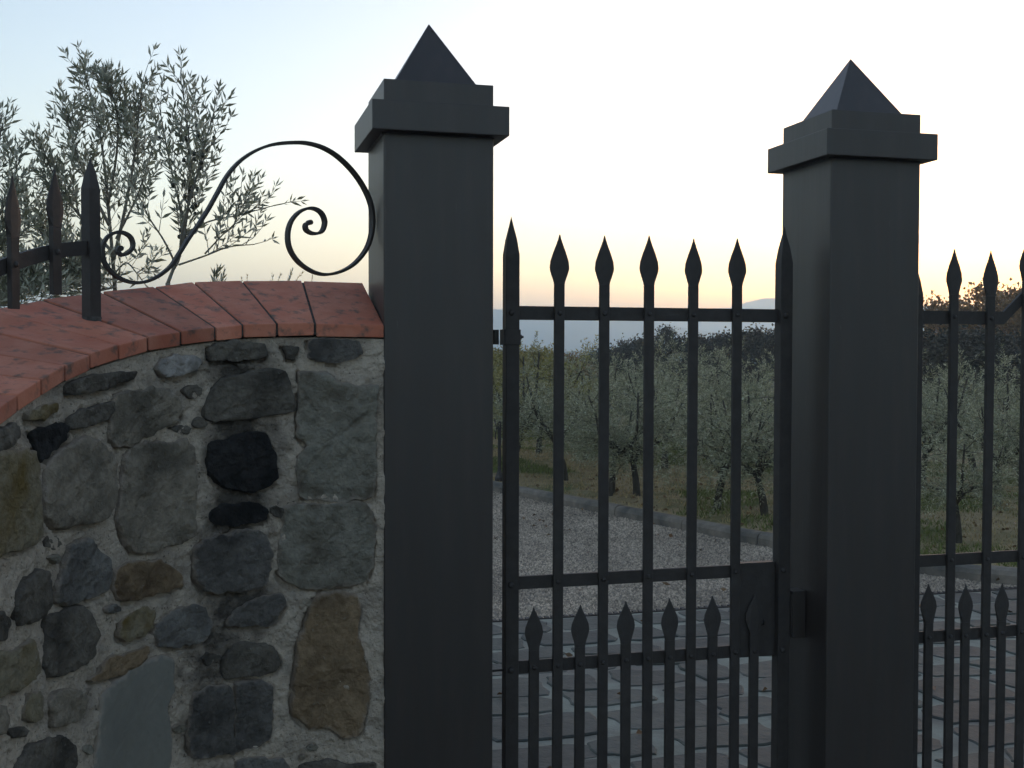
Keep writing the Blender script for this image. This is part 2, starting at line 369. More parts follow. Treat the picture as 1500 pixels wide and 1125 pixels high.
# ---- flagstone paving in front of and behind the gate
def build_paving():
    pav = tag(empty('paving', (PL[0], PL[1], 0), GA), kind='structure')
    b = MB(); b.box(-5.5, 6.5, -.35, WB, -.055, .007)
    m = mat('paving_mortar', (.235, .235, .195), (.33, .33, .275), rough=.95, scale=7, bump=.004, bscale=70, c3=(.20, .17, .145), s3=2.2)
    b.obj('mortar_bed', m, pav)
    fm = [mat('flagstone_%d' % i, c, c2, rough=.62, scale=6, bump=.008, bscale=16, spec=.3, c3=c3, s3=2.2)
          for i, (c, c2, c3) in enumerate([((.057, .063, .054), (.088, .096, .082), (.041, .045, .039)), ((.066, .071, .060), (.098, .104, .087), (.050, .054, .045)), ((.050, .055, .049), (.078, .085, .075), (.038, .041, .037))])]
    w0 = WB - .02; row = 0
    rnd = random.Random(5)
    while w0 > -.2:
        hgt = rnd.uniform(.22, .36); x = -2.6 - rnd.random() * .4
        while x < 5.0:
            ln = rnd.uniform(.24, .58)
            g = rnd.uniform(.012, .03)
            c = [(x + g, w0 - hgt + g), (x + ln - g, w0 - hgt + g), (x + ln - g, w0 - g * .6), (x + g, w0 - g * .6)]
            if row == 0: c[2] = (c[2][0], w0); c[3] = (c[3][0], w0)
            jj = .045 if row else .015
            c = [(p + rnd.uniform(-jj, jj), q + (rnd.uniform(-jj, jj) if (row or k < 2) else 0)) for k, (p, q) in enumerate(c)]
            pts = []
            for k in range(4):
                p, q = np.array(c[k]), np.array(c[(k + 1) % 4])
                for t in (0, .25, .5, .75):
                    pt = p + (q - p) * t
                    if t: pt = pt + np.array([rnd.uniform(-.018, .018), rnd.uniform(-.018, .018)])
                    else: pt = pt + (np.mean(c, 0) - pt) * rnd.uniform(.02, .16)
                    pts.append(pt)
            z = .013 + rnd.uniform(-.003, .005); n = len(pts); ce = np.mean(pts, 0)
            tilt = (rnd.uniform(-.008, .008), rnd.uniform(-.008, .008))
            V = [(*p, -.02) for p in pts]
            for p in pts: q = p + (ce - p) * .015; V.append((*q, z - .005))
            for p in pts: q = p + (ce - p) * .06; V.append((*q, z + tilt[0] * (q - ce)[0] + tilt[1] * (q - ce)[1]))
            V.append((*ce, z + rnd.uniform(-.003, .003)))
            F = []
            for r_ in range(2):
                for k in range(n): F.append((r_ * n + k, r_ * n + (k + 1) % n, (r_ + 1) * n + (k + 1) % n, (r_ + 1) * n + k))
            F += [(2 * n + k, 2 * n + (k + 1) % n, 3 * n) for k in range(n)]
            bb = MB(); bb.add(V, F); bb.obj('flagstone', fm[rnd.randrange(3)], pav, smooth=False)
            x += ln
        w0 -= hgt; row += 1
    b = MB(); b.box(-9, 9, -12, -.351, -.055, .004)  # unseen ground before the gate, added dark to cut light bounced onto wall and pillars
    b.obj('unseen_dark_apron', mat('asphalt', (.045, .042, .040), (.06, .056, .052), rough=.9, scale=60, bump=.004, bscale=150), pav)
    # slotted steel edging along the gravel
    ed = tag(empty('edging_strip', (*(PL + GW * (WB + .03)), 0), GA), 'dark ribbed steel edging strip between the paving and the gravel', 'edging')
    b = MB(); b.box(-5, 4.75, -.022, -.014, -.05, .012); b.obj('rail', M['iron'], ed)
    b = MB()
    for k in range(243): b.box(-5 + k * .04, -5 + k * .04 + .022, -.013, .026, -.004, .014)
    tag(b.obj('rib', M['iron'], ed), kind='stuff')
build_paving()

# ------------------------------------------------------------------ gate pillars
def rivet_mesh(r):
    V, F = [], []
    for i, (q, z) in enumerate(((1, 0), (.92, .35), (.6, .62))):
        for j in range(8): V.append((r * q * cos(j * pi / 4), -r * z, r * q * sin(j * pi / 4)))
    V.append((0, -r * .72, 0))
    for i in range(2):
        for j in range(8): F.append((i * 8 + j, i * 8 + (j + 1) % 8, (i + 1) * 8 + (j + 1) % 8, (i + 1) * 8 + j))
    F += [(16 + j, 16 + (j + 1) % 8, 24) for j in range(8)]
    b = MB(); b.add(V, F); me = b.mesh('rivet', smooth=True); me.materials.append(M['iron']); return me
RIV, RIVB, RIVP = rivet_mesh(.0072), rivet_mesh(.0095), rivet_mesh(.0036)
def put(me, name, loc, parent, rz=0):
    o = link(bpy.data.objects.new(name, me), parent); o.location = [float(c) for c in loc]; o.rotation_euler = (0, 0, rz); return o
def pillar(c, yaw, dz, label):
    e = tag(empty('gate_pillar', (c[0], c[1], 0), yaw), label, 'pillar', 'gate pillars')
    P = M['paint']
    b = MB(); b.box(-.15, .15, -.15, .15, .0, 2.18 + dz); b.obj('shaft', P, e, bevel=.006, seg=3)
    b = MB(); b.box(-.185, .185, -.185, .185, 2.1766 + dz, 2.2550 + dz); b.obj('collar', P, e, bevel=.0025, seg=2)
    b = MB(); b.box(-.1492, .1492, -.1492, .1492, 2.2555 + dz, 2.3175 + dz); b.obj('neck', P, e, bevel=.0025, seg=2)
    b = MB(); k = .115; z = 2.3178 + dz
    b.add([(-k, -k, z), (k, -k, z), (k, k, z), (-k, k, z), (0, 0, 2.512 + dz)], [(3, 2, 1, 0), (0, 1, 4), (1, 2, 4), (2, 3, 4), (3, 0, 4)])
    pc_ = b.obj('pyramid_cap', P, e, bevel=.0012)
    sc_ = put(RIVP, 'screw', (.006, -.0155, 2.488 + dz), pc_); sc_.rotation_euler = (-.53, 0, 0)
    for sx, sy in ((-1, 0), (1, 0), (0, -1), (0, 1)):       # weld bead under the collar
        w_ = MB(); n_ = 40
        w_.tube([(sx * .1505 + (0 if sx else (q / n_ - .5) * .29), sy * .1505 + (0 if sy else (q / n_ - .5) * .29), 2.1755 + dz) for q in range(n_ + 1)], [.0032 + random.uniform(-.0008, .0010) for q in range(n_ + 1)], 6)
        w_.obj('weld_bead', P, e, smooth=True)
    b = MB(); b.box(-.165, .165, -.165, .165, -.03, .03); b.obj('base_plate', P, e, bevel=.003)
    return e
pillar(PL, .2616, 0, 'dark grey steel pillar with pyramid cap between the stone wall and the narrow gate')
pillar(PR, .2557, -.0033, 'dark grey steel pillar with pyramid cap standing right of the narrow gate')

# ------------------------------------------------------------------ pickets, rivets and rails
def spear_mesh(name, hw_b, hw_m, hm, h, th):
    hs = [0, .12 * hm / .33, hm * .55, hm * .85, hm, hm + (h - hm) * .2, hm + (h - hm) * .45, hm + (h - hm) * .7, hm + (h - hm) * .88, h]
    ws = [hw_b, hw_b * 1.02, hw_b + (hw_m - hw_b) * .62, hw_b + (hw_m - hw_b) * .95, hw_m, hw_m * .93, hw_m * .66, hw_m * .34, hw_m * .14, .0012]
    hs[1] = hm * .12
    V, F = [], []
    for i, (z, a) in enumerate(zip(hs, ws)):
        q = i / (len(hs) - 1); t = th * (1 - .75 * q) if i > 1 else th; et = t * (1 if i < 2 else .45)
        V += [(-a, -et / 2, z), (-a * .5, -t / 2, z), (a * .5, -t / 2, z), (a, -et / 2, z), (a, et / 2, z), (a * .5, t / 2, z), (-a * .5, t / 2, z), (-a, et / 2, z)]
    n = len(hs)
    for i in range(n - 1):
        for j in range(8): F.append((i * 8 + j, i * 8 + (j + 1) % 8, (i + 1) * 8 + (j + 1) % 8, (i + 1) * 8 + j))
    F += [tuple(range(7, -1, -1)), tuple(range((n - 1) * 8, n * 8))]
    b = MB(); b.add(V, F); me = b.mesh(name, smooth=False); me.materials.append(M['iron']); return me
SPEAR_L = spear_mesh('spear_head', .0150, .0292, .048, .143, .012)
SPEAR_S = spear_mesh('spear_head', .0146, .0280, .053, .124, .012)
SPEAR_W = spear_mesh('spear_head', .0145, .0275, .040, .132, .012)
def picket(parent, s, z0, ztip, spear, hsp, rails, wd=.030, th=.012):
    b = MB(); b.box(s - wd / 2, s + wd / 2, -th, 0, z0, ztip - hsp)
    p = b.obj('picket', M['iron'], parent, bevel=.0012)
    tl = random.uniform(-.0022, .0022); p.rotation_euler = (0, tl, 0); p.location = (-sin(tl) * ztip, 0, 0)
    sh_ = put(spear, 'spear_head', (s, -th / 2, ztip - hsp), p); sh_.scale = (random.uniform(.95, 1.05), 1, random.uniform(.985, 1.015)); sh_.rotation_euler = (random.uniform(-.015, .015), random.uniform(-.012, .012), 0)
    for z in rails: put(RIV, 'rivet', (s + random.uniform(-.001, .001), -th - .0003, z), p)
    return p
def stile(parent, s, z0, zsh, ztip, wd=.040, name='stile'):
    h = wd / 2; b = MB()
    V = [(s + x * h, y * h, z0) for x, y in ((-1, -1), (1, -1), (1, 1), (-1, 1))]
    zs = [(zsh, 1), (zsh + (ztip - zsh) * .4, .70), (zsh + (ztip - zsh) * .75, .30), (ztip, .03)]
    for z, q in zs: V += [(s + x * h * q, y * h * q, z) for x, y in ((-1, -1), (1, -1), (1, 1), (-1, 1))]
    F = [(0, 3, 2, 1)]
    for i in range(len(zs)): F += [(i * 4 + j, i * 4 + (j + 1) % 4, i * 4 + 4 + (j + 1) % 4, i * 4 + 4 + j) for j in range(4)]
    k = len(zs) * 4; F.append((k, k + 1, k + 2, k + 3))
    b.add(V, F); return b.obj(name, M['iron'], parent, bevel=.0015)
Z1, Z2, Z3 = 1.729, .947, .700       # rail tops
RH = (.040, .038, .0375)
def rail(parent, s0, s1, z, h, name='rail'):
    b = MB(); b.box(s0, s1, .0006, .0112, z - h, z); return b.obj(name, M['iron'], parent, bevel=.001)

def narrow_gate():
    g = tag(empty('pedestrian_gate', (PL[0], PL[1], 0), GA), 'narrow dark iron gate with spear topped bars hung between the two pillars', 'gate')
    sl, sr_ = gate_s(748.5), gate_s(1147.5)
    _, zt = gate_pt(745.4, 317.6); _, zs = gate_pt(745, 373)
    a = stile(g, sl, .07, zs, zt)
    _, zt2 = gate_pt(1145.4, 332); _, zs2 = gate_pt(1145, 386)
    bs = stile(g, sr_, .07, zs2, zt2)
    for st in (a, bs):
        s_ = sl if st is a else sr_
        for z, h in zip((Z1, Z2, Z3), RH): put(RIVB, 'rivet', (s_ - .004, -.0203, z - h * .5), st)
    rail(g, sl + .0202, sr_ - .0202, Z1, RH[0], 'top_rail')
    rail(g, sl + .0202, gate_s(1083) , Z2, RH[1], 'middle_rail')
    rail(g, sl + .0202, gate_s(1083), Z3, RH[2], 'lower_rail')
    rail(g, sl + .0202, sr_ - .0202, .16, .04, 'bottom_rail')
    rc = [Z1 - RH[0] / 2, Z2 - RH[1] / 2, Z3 - RH[2] / 2, .14]
    for u, v in ((818.7, 343.8), (884.6, 345.8), (949.9, 347), (1014.9, 349), (1078.9, 350.6)):
        s, z = gate_pt(u, v); picket(g, s, .11, z, SPEAR_L, .143, rc)
    for u, v in ((781.5, 889.2), (848.8, 884.5), (915.6, 881.5), (980.3, 876.3), (1042.8, 872.0)):
        s, z = gate_pt(u, v); picket(g, s, .11, z, SPEAR_S, .124, rc[2:])
    # lock plate with the sixth short bar in front of it
    b = MB(); b.box(gate_s(1083.5), sr_ - .0203, .0008, .030, Z3 - RH[2] - .002, Z2 + .004)
    lp = b.obj('lock_plate', M['iron'], g, bevel=.0012)
    s, z = gate_pt(1103.5, 868.5); picket(g, s, .11, z, SPEAR_S, .124, rc[2:])
    s, z = gate_pt(1117, 911)
    put(RIVB, 'keyhole_boss', (s, .0006, z), lp)
    b = MB(); b.box(s - .0025, s + .0025, -.0065, -.0055, z - .008, z + .006); b.obj('keyhole', mat('keyhole_dark', (.004, .004, .004)), lp)
    # hinge: strap round the stile, knuckle and bolt
    _, zh = gate_pt(745, 494); h = empty_part = None
    b = MB(); b.box(sl - .0235, sl + .0225, -.0245, -.0205, zh - .022, zh + .022)
    b.box(sl - .0275, sl - .0235, -.0245, .022, zh - .022, zh + .022)
    hs = b.obj('hinge_strap', M['iron'], g, bevel=.001)
    b = MB(); b.tube([(sl - .047, -.004, zh - .021), (sl - .047, -.004, zh + .021)], .010, 12)
    b.box(sl - .093, sl - .052, -.009, .001, zh - .018, zh + .018); b.obj('knuckle', M['iron'], hs)
    b = MB(); b.tube([(sl + .0226, -.010, zh + .001), (sl + .034, -.010, zh + .001)], .0035, 8)
    b.tube([(sl + .0226, -.010, zh + .001), (sl + .028, -.010, zh + .001)], .0075, 6); b.obj('bolt', M['iron'], hs)
    _, zb = gate_pt(730, 982.5)
    b = MB(); b.tube([(sl - .092, .004, zb), (sl - .0203, .004, zb)], .0032, 8); b.obj('lower_hinge_pin', M['iron'], g)
    b = MB(); b.box(sl - .092, sl - .0205, -.008, .008, .25, .285); b.obj('lower_hinge', M['iron'], g, bevel=.001)
narrow_gate()

def lock_box():
    sr_ = gate_s(1147.5); _, z0 = gate_pt(1165, 931); _, z1 = gate_pt(1165, 863)
    o = PL + GU * (sr_ + .024)
    e = tag(empty('lock_keeper', (o[0], o[1], 0), GA), 'small dark steel lock box fixed to the side of the right pillar', 'lock box')
    b = MB(); b.box(.0, .044, -.03, .022, z0, z1); b.obj('box', M['paint'], e, bevel=.002, seg=2)
    b = MB(); b.box(-.0035, .0, -.026, .018, z0 + .012, z1 - .012); b.obj('strike', M['iron'], e)
lock_box()

def wide_gate():
    g = tag(empty('driveway_gate', (PL[0], PL[1], 0), GA), 'wide dark iron driveway gate with spear topped bars right of the right pillar', 'gate')
    s0 = gate_s(1346.3) - .020
    _, zt = gate_pt(1336, 380); _, zs = gate_pt(1336, 432)
    stile(g, s0, .07, zs, zt)
    rc = [Z1 - RH[0] / 2, Z2 - RH[1] / 2, Z3 - RH[2] / 2, .14]
    sk = gate_s(1470)
    s2 = s0 + 2.2
    b = MB()
    zt_ = Z1 + .002
    pr = [(s0 + .0202, zt_), (sk, zt_), (sk + .26, zt_ + .235), (s2, zt_ + .30)]
    V, F = [], []
    for x, z in pr: V += [(x, .0006, z - .042), (x, .0112, z - .042), (x, .0112, z), (x, .0006, z)]
    for i in range(3): F += [(i * 4 + j, i * 4 + (j + 1) % 4, i * 4 + 4 + (j + 1) % 4, i * 4 + 4 + j) for j in range(4)]
    F += [(3, 2, 1, 0), (12, 13, 14, 15)]
    b.add(V, F); b.obj('top_rail', M['iron'], g)
    rail(g, s0 + .0202, s2, Z2, RH[1], 'middle_rail'); rail(g, s0 + .0202, s2, Z3, RH[2], 'lower_rail'); rail(g, s0 + .0202, s2, .16, .04, 'bottom_rail')
    pts = [gate_pt(1396.5, 366.5), gate_pt(1450.3, 367.5)]
    sp_ = pts[1][0] - pts[0][0]
    def rz(s): return float(np.interp(s, [p[0] for p in pr], [p[1] for p in pr])) - .02
    for k in range(12):
        s = pts[0][0] + sp_ * k
        z = pts[min(k, 1)][1] + (rz(s) - rz(pts[1][0]) if k > 1 else 0) * .9
        if k == 2: z = gate_pt(1503, 346)[1]
        picket(g, s, .11, z, SPEAR_L, .143, [rz(s)] + rc[1:])
    sp2 = [gate_pt(1359, 856), gate_pt(1415.5, 854), gate_pt(1469, 853)]
    for k in range(13):
        s = sp2[0][0] + sp_ * k
        picket(g, s, .11, sp2[min(k, 2)][1], SPEAR_S, .124, rc[2:])
    b = MB(); b.box(s0 - .07, s0 - .0205, -.01, .006, 1.30, 1.34); b.obj('hinge', M['iron'], g, bevel=.001)
    b = MB(); b.box(s0 - .07, s0 - .0205, -.01, .006, .30, .34); b.obj('hinge', M['iron'], g, bevel=.001)
wide_gate()

# ------------------------------------------------------------------ curved stone wall with tiled coping
JT = [(-0.3401, 3.0204, 1.6672, -0.4380, 3.3366, 1.7980), (-0.5128, 2.9660, 1.6701, -0.6036, 3.2842, 1.7995),
 (-0.6025, 2.9247, 1.6692, -0.7619, 3.2148, 1.7955), (-0.6788, 2.8748, 1.6649, -0.8773, 3.1396, 1.7861),
 (-0.7351, 2.8243, 1.6569, -0.9619, 3.0654, 1.7711), (-0.7981, 2.7476, 1.6442, -1.0605, 2.9494, 1.7495),
 (-0.8496, 2.6592, 1.6288, -1.1514, 2.7952, 1.7233), (-0.8859, 2.5668, 1.6109, -1.2082, 2.6421, 1.6926),
 (-0.9123, 2.4645, 1.5905, -1.2379, 2.5236, 1.6576), (-0.9284, 2.3657, 1.5673, -1.2567, 2.4070, 1.6179),
 (-0.9376, 2.2679, 1.5414, -1.2675, 2.2934, 1.5737), (-0.9416, 2.1671, 1.5132, -1.2725, 2.1733, 1.5253)]
for k in range(1, 8):
    JT.append((-.9416 - .001 * k, 2.1671 - .1 * k, 1.5132 - .028 * k, -1.2725 - .001 * k, 2.1733 - .102 * k, 1.5253 - .030 * k - .004 * k))
JT = np.array(JT)
NEAR, FAR = JT[:, :3], JT[:, 3:]
INS = .010
_tn = np.gradient(NEAR[:, :2], axis=0); _tn /= np.linalg.norm(_tn, axis=1)[:, None]
NRM = np.stack([_tn[:, 1], -_tn[:, 0]], 1)          # tentatively pointing to the viewer
NRM *= np.sign((NRM * -NEAR[:, :2]).sum(1))[:, None]
FACE = spline(NEAR[:, :2] - NRM * INS, 10)
FACE[:10] += (np.array([.003, 0]) * np.linspace(1, 0, 10)[:, None])
FTOP = spline(np.stack([NEAR[:, 2], NEAR[:, 2]], 1), 10)[:, 0] - .033
FBACK = spline(FAR[:, :2], 10)
FS = np.concatenate([[0], np.cumsum(np.linalg.norm(np.diff(FACE, axis=0), axis=1))])
FANG = FACE[:, 0] / FACE[:, 1]
_ft = np.gradient(FACE, axis=0); _ft /= np.linalg.norm(_ft, axis=1)[:, None]
FN = np.stack([_ft[:, 1], -_ft[:, 0]], 1); FN *= np.sign((FN * -FACE).sum(1))[:, None]
def wpt(s, z, outw):
    x = np.interp(s, FS, FACE[:, 0]); y = np.interp(s, FS, FACE[:, 1])
    nx = np.interp(s, FS, FN[:, 0]); ny = np.interp(s, FS, FN[:, 1])
    return np.stack([x + nx * outw, y + ny * outw, np.broadcast_to(z, np.shape(x))], -1)
def wall_hit(u, v):
    d = ray(u, v); a = d[0] / d[1]
    s = np.interp(-a, -FANG, FS); Y = np.interp(s, FS, FACE[:, 1])
    return float(s), float(EYE + d[2] / d[1] * Y)

def build_wall():
    wall = tag(empty('stone_wall', (NEAR[3][0], NEAR[3][1], 0)), 'curved rubble stone wall with sloping red tile coping left of the gate', 'wall')
    o0 = np.array(wall.location)
    # mortared core
    ST_ = [
     ('db', 8, [(452,497),(470,496),(525,499),(531,517),(520,526),(495,532),(472,529),(450,526)]),
     ('dk', 8, [(413,507),(436,509),(430,526),(420,527)]),
     ('gg', 12, [(439,546),(470,549),(483,551),(500,562),(520,567),(551,568),(549,600),(548,640),(549,690),(548,722),(540,728),(500,731),(450,727),(440,720),(436,700),(438,665),(452,652),(438,640),(437,600)]),
     ('dk', 12, [(297,602),(308,572),(325,556),(365,545),(395,541),(415,545),(422,565),(428,590),(430,601),(400,608),(350,613),(315,615),(303,612)]),
     ('dk', 10, [(305,510),(320,502),(345,500),(385,504),(391,515),(385,525),(345,526),(310,529)]),
     ('k', 9, [(305,655),(312,648),(345,640),(365,632),(390,635),(398,655),(405,675),(406,700),(395,712),(370,718),(340,716),(318,708),(306,690)]),
     ('k', 9, [(312,745),(325,738),(355,738),(380,736),(392,748),(390,760),(375,767),(345,770),(315,768),(306,758)]),
     ('db', 11, [(288,800),(300,790),(325,782),(355,775),(380,778),(393,790),(395,830),(392,855),(365,862),(320,868),(295,862),(284,848),(285,820)]),
     ('gg', 10, [(417,748),(430,738),(460,737),(490,740),(520,736),(535,742),(546,755),(547,790),(543,830),(535,848),(510,855),(460,858),(425,855),(410,842),(408,815),(412,785)]),
     ('br', 8, [(460,880),(475,873),(500,871),(520,876),(528,890),(522,930),(530,958),(538,980),(540,1010),(535,1040),(530,1065),(520,1075),(500,1074),(485,1062),(455,1062),(440,1055),(430,1040),(427,1020),(433,980),(438,940),(448,910)]),
     ('db', 10, [(333,905),(345,893),(370,880),(400,868),(413,870),(418,885),(408,905),(390,915),(355,918),(332,915)]),
     ('dk', 9, [(330,960),(345,945),(370,940),(400,946),(408,955),(412,970),(400,985),(370,990),(335,993),(325,980)]),
     ('db', 10, [(283,1020),(300,1010),(336,1006),(341,1040),(341,1102),(320,1106),(290,1110),(278,1105),(275,1070)]),
     ('db', 10, [(344,1004),(380,997),(397,1000),(398,1040),(394,1080),(375,1092),(344,1100),(343,1050)]),
     ('b', 9, [(345,1115),(370,1110),(410,1112),(424,1125),(424,1160),(345,1165)]),
     ('dk', 9, [(440,1120),(490,1113),(515,1118),(550,1116),(552,1160),(440,1165)]),
     ('lg', 13, [(229,540),(235,527),(255,521),(280,520),(291,528),(285,542),(265,551),(240,552)]),
     ('dk', 11, [(96,562),(110,555),(140,548),(170,545),(195,545),(190,556),(170,562),(150,573),(115,578),(98,576)]),
     ('g', 11, [(163,590),(170,577),(200,572),(225,567),(245,571),(262,590),(265,605),(250,620),(220,635),(190,650),(172,655),(163,640),(162,612)]),
     ('dk', 10, [(100,610),(115,600),(145,592),(161,588),(162,605),(150,615),(120,626),(98,628)]),
     ('k', 7, [(44,632),(65,626),(90,618),(100,625),(92,645),(75,660),(65,673),(55,678),(48,655)]),
     ('dk', 9, [(-40,645),(0,628),(15,617),(25,625),(24,640),(8,655),(-40,672)]),
     ('ol', 11, [(-60,690),(0,665),(45,660),(52,690),(56,730),(58,780),(45,797),(20,803),(0,812),(-60,835)]),
     ('g', 13, [(65,690),(75,672),(100,652),(120,641),(140,645),(158,665),(166,690),(165,730),(155,752),(140,763),(110,770),(80,774),(66,757),(62,720)]),
     ('g', 10, [(190,660),(215,647),(245,651),(270,645),(280,655),(283,690),(283,740),(282,785),(260,795),(220,803),(195,806),(183,785),(173,760),(178,720),(183,680)]),
     ('b', 10, [(98,797),(110,792),(128,792),(142,805),(155,820),(159,845),(156,862),(140,872),(105,882),(85,883),(80,870),(88,840),(95,815)]),
     ('br', 11, [(170,835),(185,827),(210,821),(235,822),(255,833),(265,845),(262,858),(240,866),(200,878),(170,880),(166,865)]),
     ('dk', 11, [(22,870),(35,850),(50,838),(65,838),(71,855),(68,885),(58,903),(40,912),(25,912),(18,895)]),
     ('dk', 11, [(65,905),(80,897),(105,890),(125,893),(132,905),(138,930),(135,955),(120,973),(90,985),(68,990),(62,975),(66,940)]),
     ('ol', 9, [(175,910),(190,898),(210,888),(222,895),(222,920),(205,932),(185,940),(173,932)]),
     ('b', 11, [(226,915),(240,902),(262,890),(285,885),(300,893),(306,915),(300,935),(280,943),(245,948),(230,943),(224,930)]),
     ('br', 9, [(130,995),(145,985),(160,962),(185,958),(200,952),(212,945),(215,955),(208,967),(190,980),(165,992),(140,998)]),
     ('pl', 8, [(150,1015),(175,995),(210,970),(235,963),(250,970),(250,1010),(243,1040),(248,1080),(245,1125),(238,1160),(136,1160),(140,1110),(145,1060)]),
     ('ol', 10, [(-40,960),(0,955),(25,950),(42,935),(48,955),(48,985),(30,1005),(0,1018),(-40,1034)]),
     ('ol', 9, [(32,1040),(40,1015),(55,1012),(60,1025),(55,1055),(45,1060),(33,1055)]),
     ('g', 9, [(72,1030),(80,1015),(105,1008),(122,1018),(126,1035),(120,1050),(100,1060),(78,1066)]),
     ('dk', 10, [(20,1125),(40,1090),(70,1082),(95,1080),(106,1095),(106,1130),(100,1165),(15,1165)]),
     ('g', 9, [(-30,1040),(5,1035),(10,1055),(5,1075),(-30,1090)]),
     ('dk', 9, [(-25,905),(0,895),(9,905),(5,935),(-25,945)]),
     ('ol', 8, [(35,605),(60,595),(80,590),(82,600),(60,615),(38,615)]),
    ]
    ns, nz = 560, 320
    S = np.linspace(0, FS[-1], ns); tops = np.interp(S, FS, FTOP)
    G = np.linspace(0, 1, nz)
    SS, GG = np.meshgrid(S, G, indexing='ij'); ZZ = -.05 + (tops[:, None] + .046) * GG
    dsp = .0042 * fbm(SS * 45, ZZ * 45, 5, 4) + .0035 * fbm(SS * 9, ZZ * 9, 8, 2)
    dsp *= np.clip((1.02 - GG) * 20, .2, 1)
    def inpoly(PX, PY, P_):
        ins = np.zeros(PX.shape, bool)
        for (x1, y1), (x2, y2) in zip(P_, np.roll(P_, -1, 0)):
            if y1 == y2: continue
            ins ^= ((y1 > PY) != (y2 > PY)) & (PX < (x2 - x1) * (PY - y1) / (y2 - y1) + x1)
        return ins
    for q_, (kd, pr_, poly) in enumerate(ST_):
        P_ = np.array([wall_hit(*p) for p in poly]); cc = P_.mean(0); P_ = cc + (P_ - cc) * 1.05
        lo_, hi_ = P_.min(0) - .03, P_.max(0) + .03
        mk_ = (SS > lo_[0]) & (SS < hi_[0]) & (ZZ > lo_[1]) & (ZZ < hi_[1])
        wob = .004 * fbm(SS[mk_] * 30, ZZ[mk_] * 30, 40 + q_, 2)
        under = inpoly(SS[mk_], ZZ[mk_] + .011 + wob, P_) | inpoly(SS[mk_] - .004, ZZ[mk_] + .006 + wob, P_)
        gap = vnoise(SS[mk_] * 14, ZZ[mk_] * 14, 70 + q_) > -.25
        d_ = dsp[mk_]; d_[under & gap] -= .013; dsp[mk_] = d_
    V = wpt(SS.ravel(), ZZ.ravel(), dsp.ravel())
    V[:, 2] = ZZ.ravel()
    i, j = np.meshgrid(np.arange(ns - 1), np.arange(nz - 1), indexing='ij')
    F = np.stack([(i * nz + j).ravel(), ((i + 1) * nz + j).ravel(), ((i + 1) * nz + j + 1).ravel(), (i * nz + j + 1).ravel()], 1)
    me = mesh_np('mortar_face', V - o0, F, True)
    mm = M['mortar'].copy(); mm.name = 'wall_mortar'
    # dark soot stains run down below one coping joint
    t = mm.node_tree; N = t.nodes; b = N['Principled BSDF']; src = b.inputs['Base Color'].links[0].from_socket
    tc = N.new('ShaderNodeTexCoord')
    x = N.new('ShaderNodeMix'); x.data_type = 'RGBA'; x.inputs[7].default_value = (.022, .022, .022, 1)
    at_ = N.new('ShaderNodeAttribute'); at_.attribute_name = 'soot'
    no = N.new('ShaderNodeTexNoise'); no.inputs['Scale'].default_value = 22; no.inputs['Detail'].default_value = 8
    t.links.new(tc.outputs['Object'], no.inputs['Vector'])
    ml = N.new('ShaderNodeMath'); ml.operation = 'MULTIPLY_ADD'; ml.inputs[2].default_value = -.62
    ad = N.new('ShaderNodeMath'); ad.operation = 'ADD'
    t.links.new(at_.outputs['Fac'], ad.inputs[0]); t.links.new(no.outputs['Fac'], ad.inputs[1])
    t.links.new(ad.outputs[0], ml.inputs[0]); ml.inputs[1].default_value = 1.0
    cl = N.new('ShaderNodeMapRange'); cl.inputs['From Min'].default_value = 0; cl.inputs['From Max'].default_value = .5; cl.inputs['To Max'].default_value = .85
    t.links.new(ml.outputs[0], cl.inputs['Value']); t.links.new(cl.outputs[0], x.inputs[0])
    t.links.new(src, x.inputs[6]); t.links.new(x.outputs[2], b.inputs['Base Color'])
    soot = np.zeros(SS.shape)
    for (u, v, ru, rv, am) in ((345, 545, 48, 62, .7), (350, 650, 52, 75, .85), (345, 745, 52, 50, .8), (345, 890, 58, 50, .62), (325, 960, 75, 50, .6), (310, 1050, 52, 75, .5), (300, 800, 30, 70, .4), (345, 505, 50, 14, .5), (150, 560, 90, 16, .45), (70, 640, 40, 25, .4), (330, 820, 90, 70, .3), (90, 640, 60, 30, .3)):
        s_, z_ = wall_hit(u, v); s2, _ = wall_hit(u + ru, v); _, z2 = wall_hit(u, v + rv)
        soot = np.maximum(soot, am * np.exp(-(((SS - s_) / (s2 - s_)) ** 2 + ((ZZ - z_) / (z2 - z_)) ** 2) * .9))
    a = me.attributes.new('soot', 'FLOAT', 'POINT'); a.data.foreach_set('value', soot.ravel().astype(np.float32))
    mk('mortar_face', me, mm, wall)
    # body behind the face (top bed and back)
    b = MB(); n = len(FACE); V = []
    for k in range(0, n, 5):
        p = FACE[k] - FN[k] * .03; q = FBACK[k] + FN[k] * .012
        zt = FTOP[k] - .004; zb = FAR[k // 10][2] * (1 - (k % 10) / 10) + FAR[min(k // 10 + 1, len(FAR) - 1)][2] * ((k % 10) / 10) - .037
        for (pp, z) in ((p, -.05), (p, zt), (q, zb), (q, -.05)): V.append((pp[0] - o0[0], pp[1] - o0[1], z))
    m_ = len(V) // 4; F = []
    for i in range(m_ - 1): F += [(i * 4 + j, i * 4 + (j + 1) % 4, i * 4 + 4 + (j + 1) % 4, i * 4 + 4 + j) for j in range(4)]
    F += [(0, 1, 2, 3), tuple(range(m_ * 4 - 1, m_ * 4 - 5, -1))]
    b.add(V, F); b.obj('wall_core', M['mortar'], wall)
    # coping: a bed of dark mortar and one tile per joint
    cop = MB(); V = []
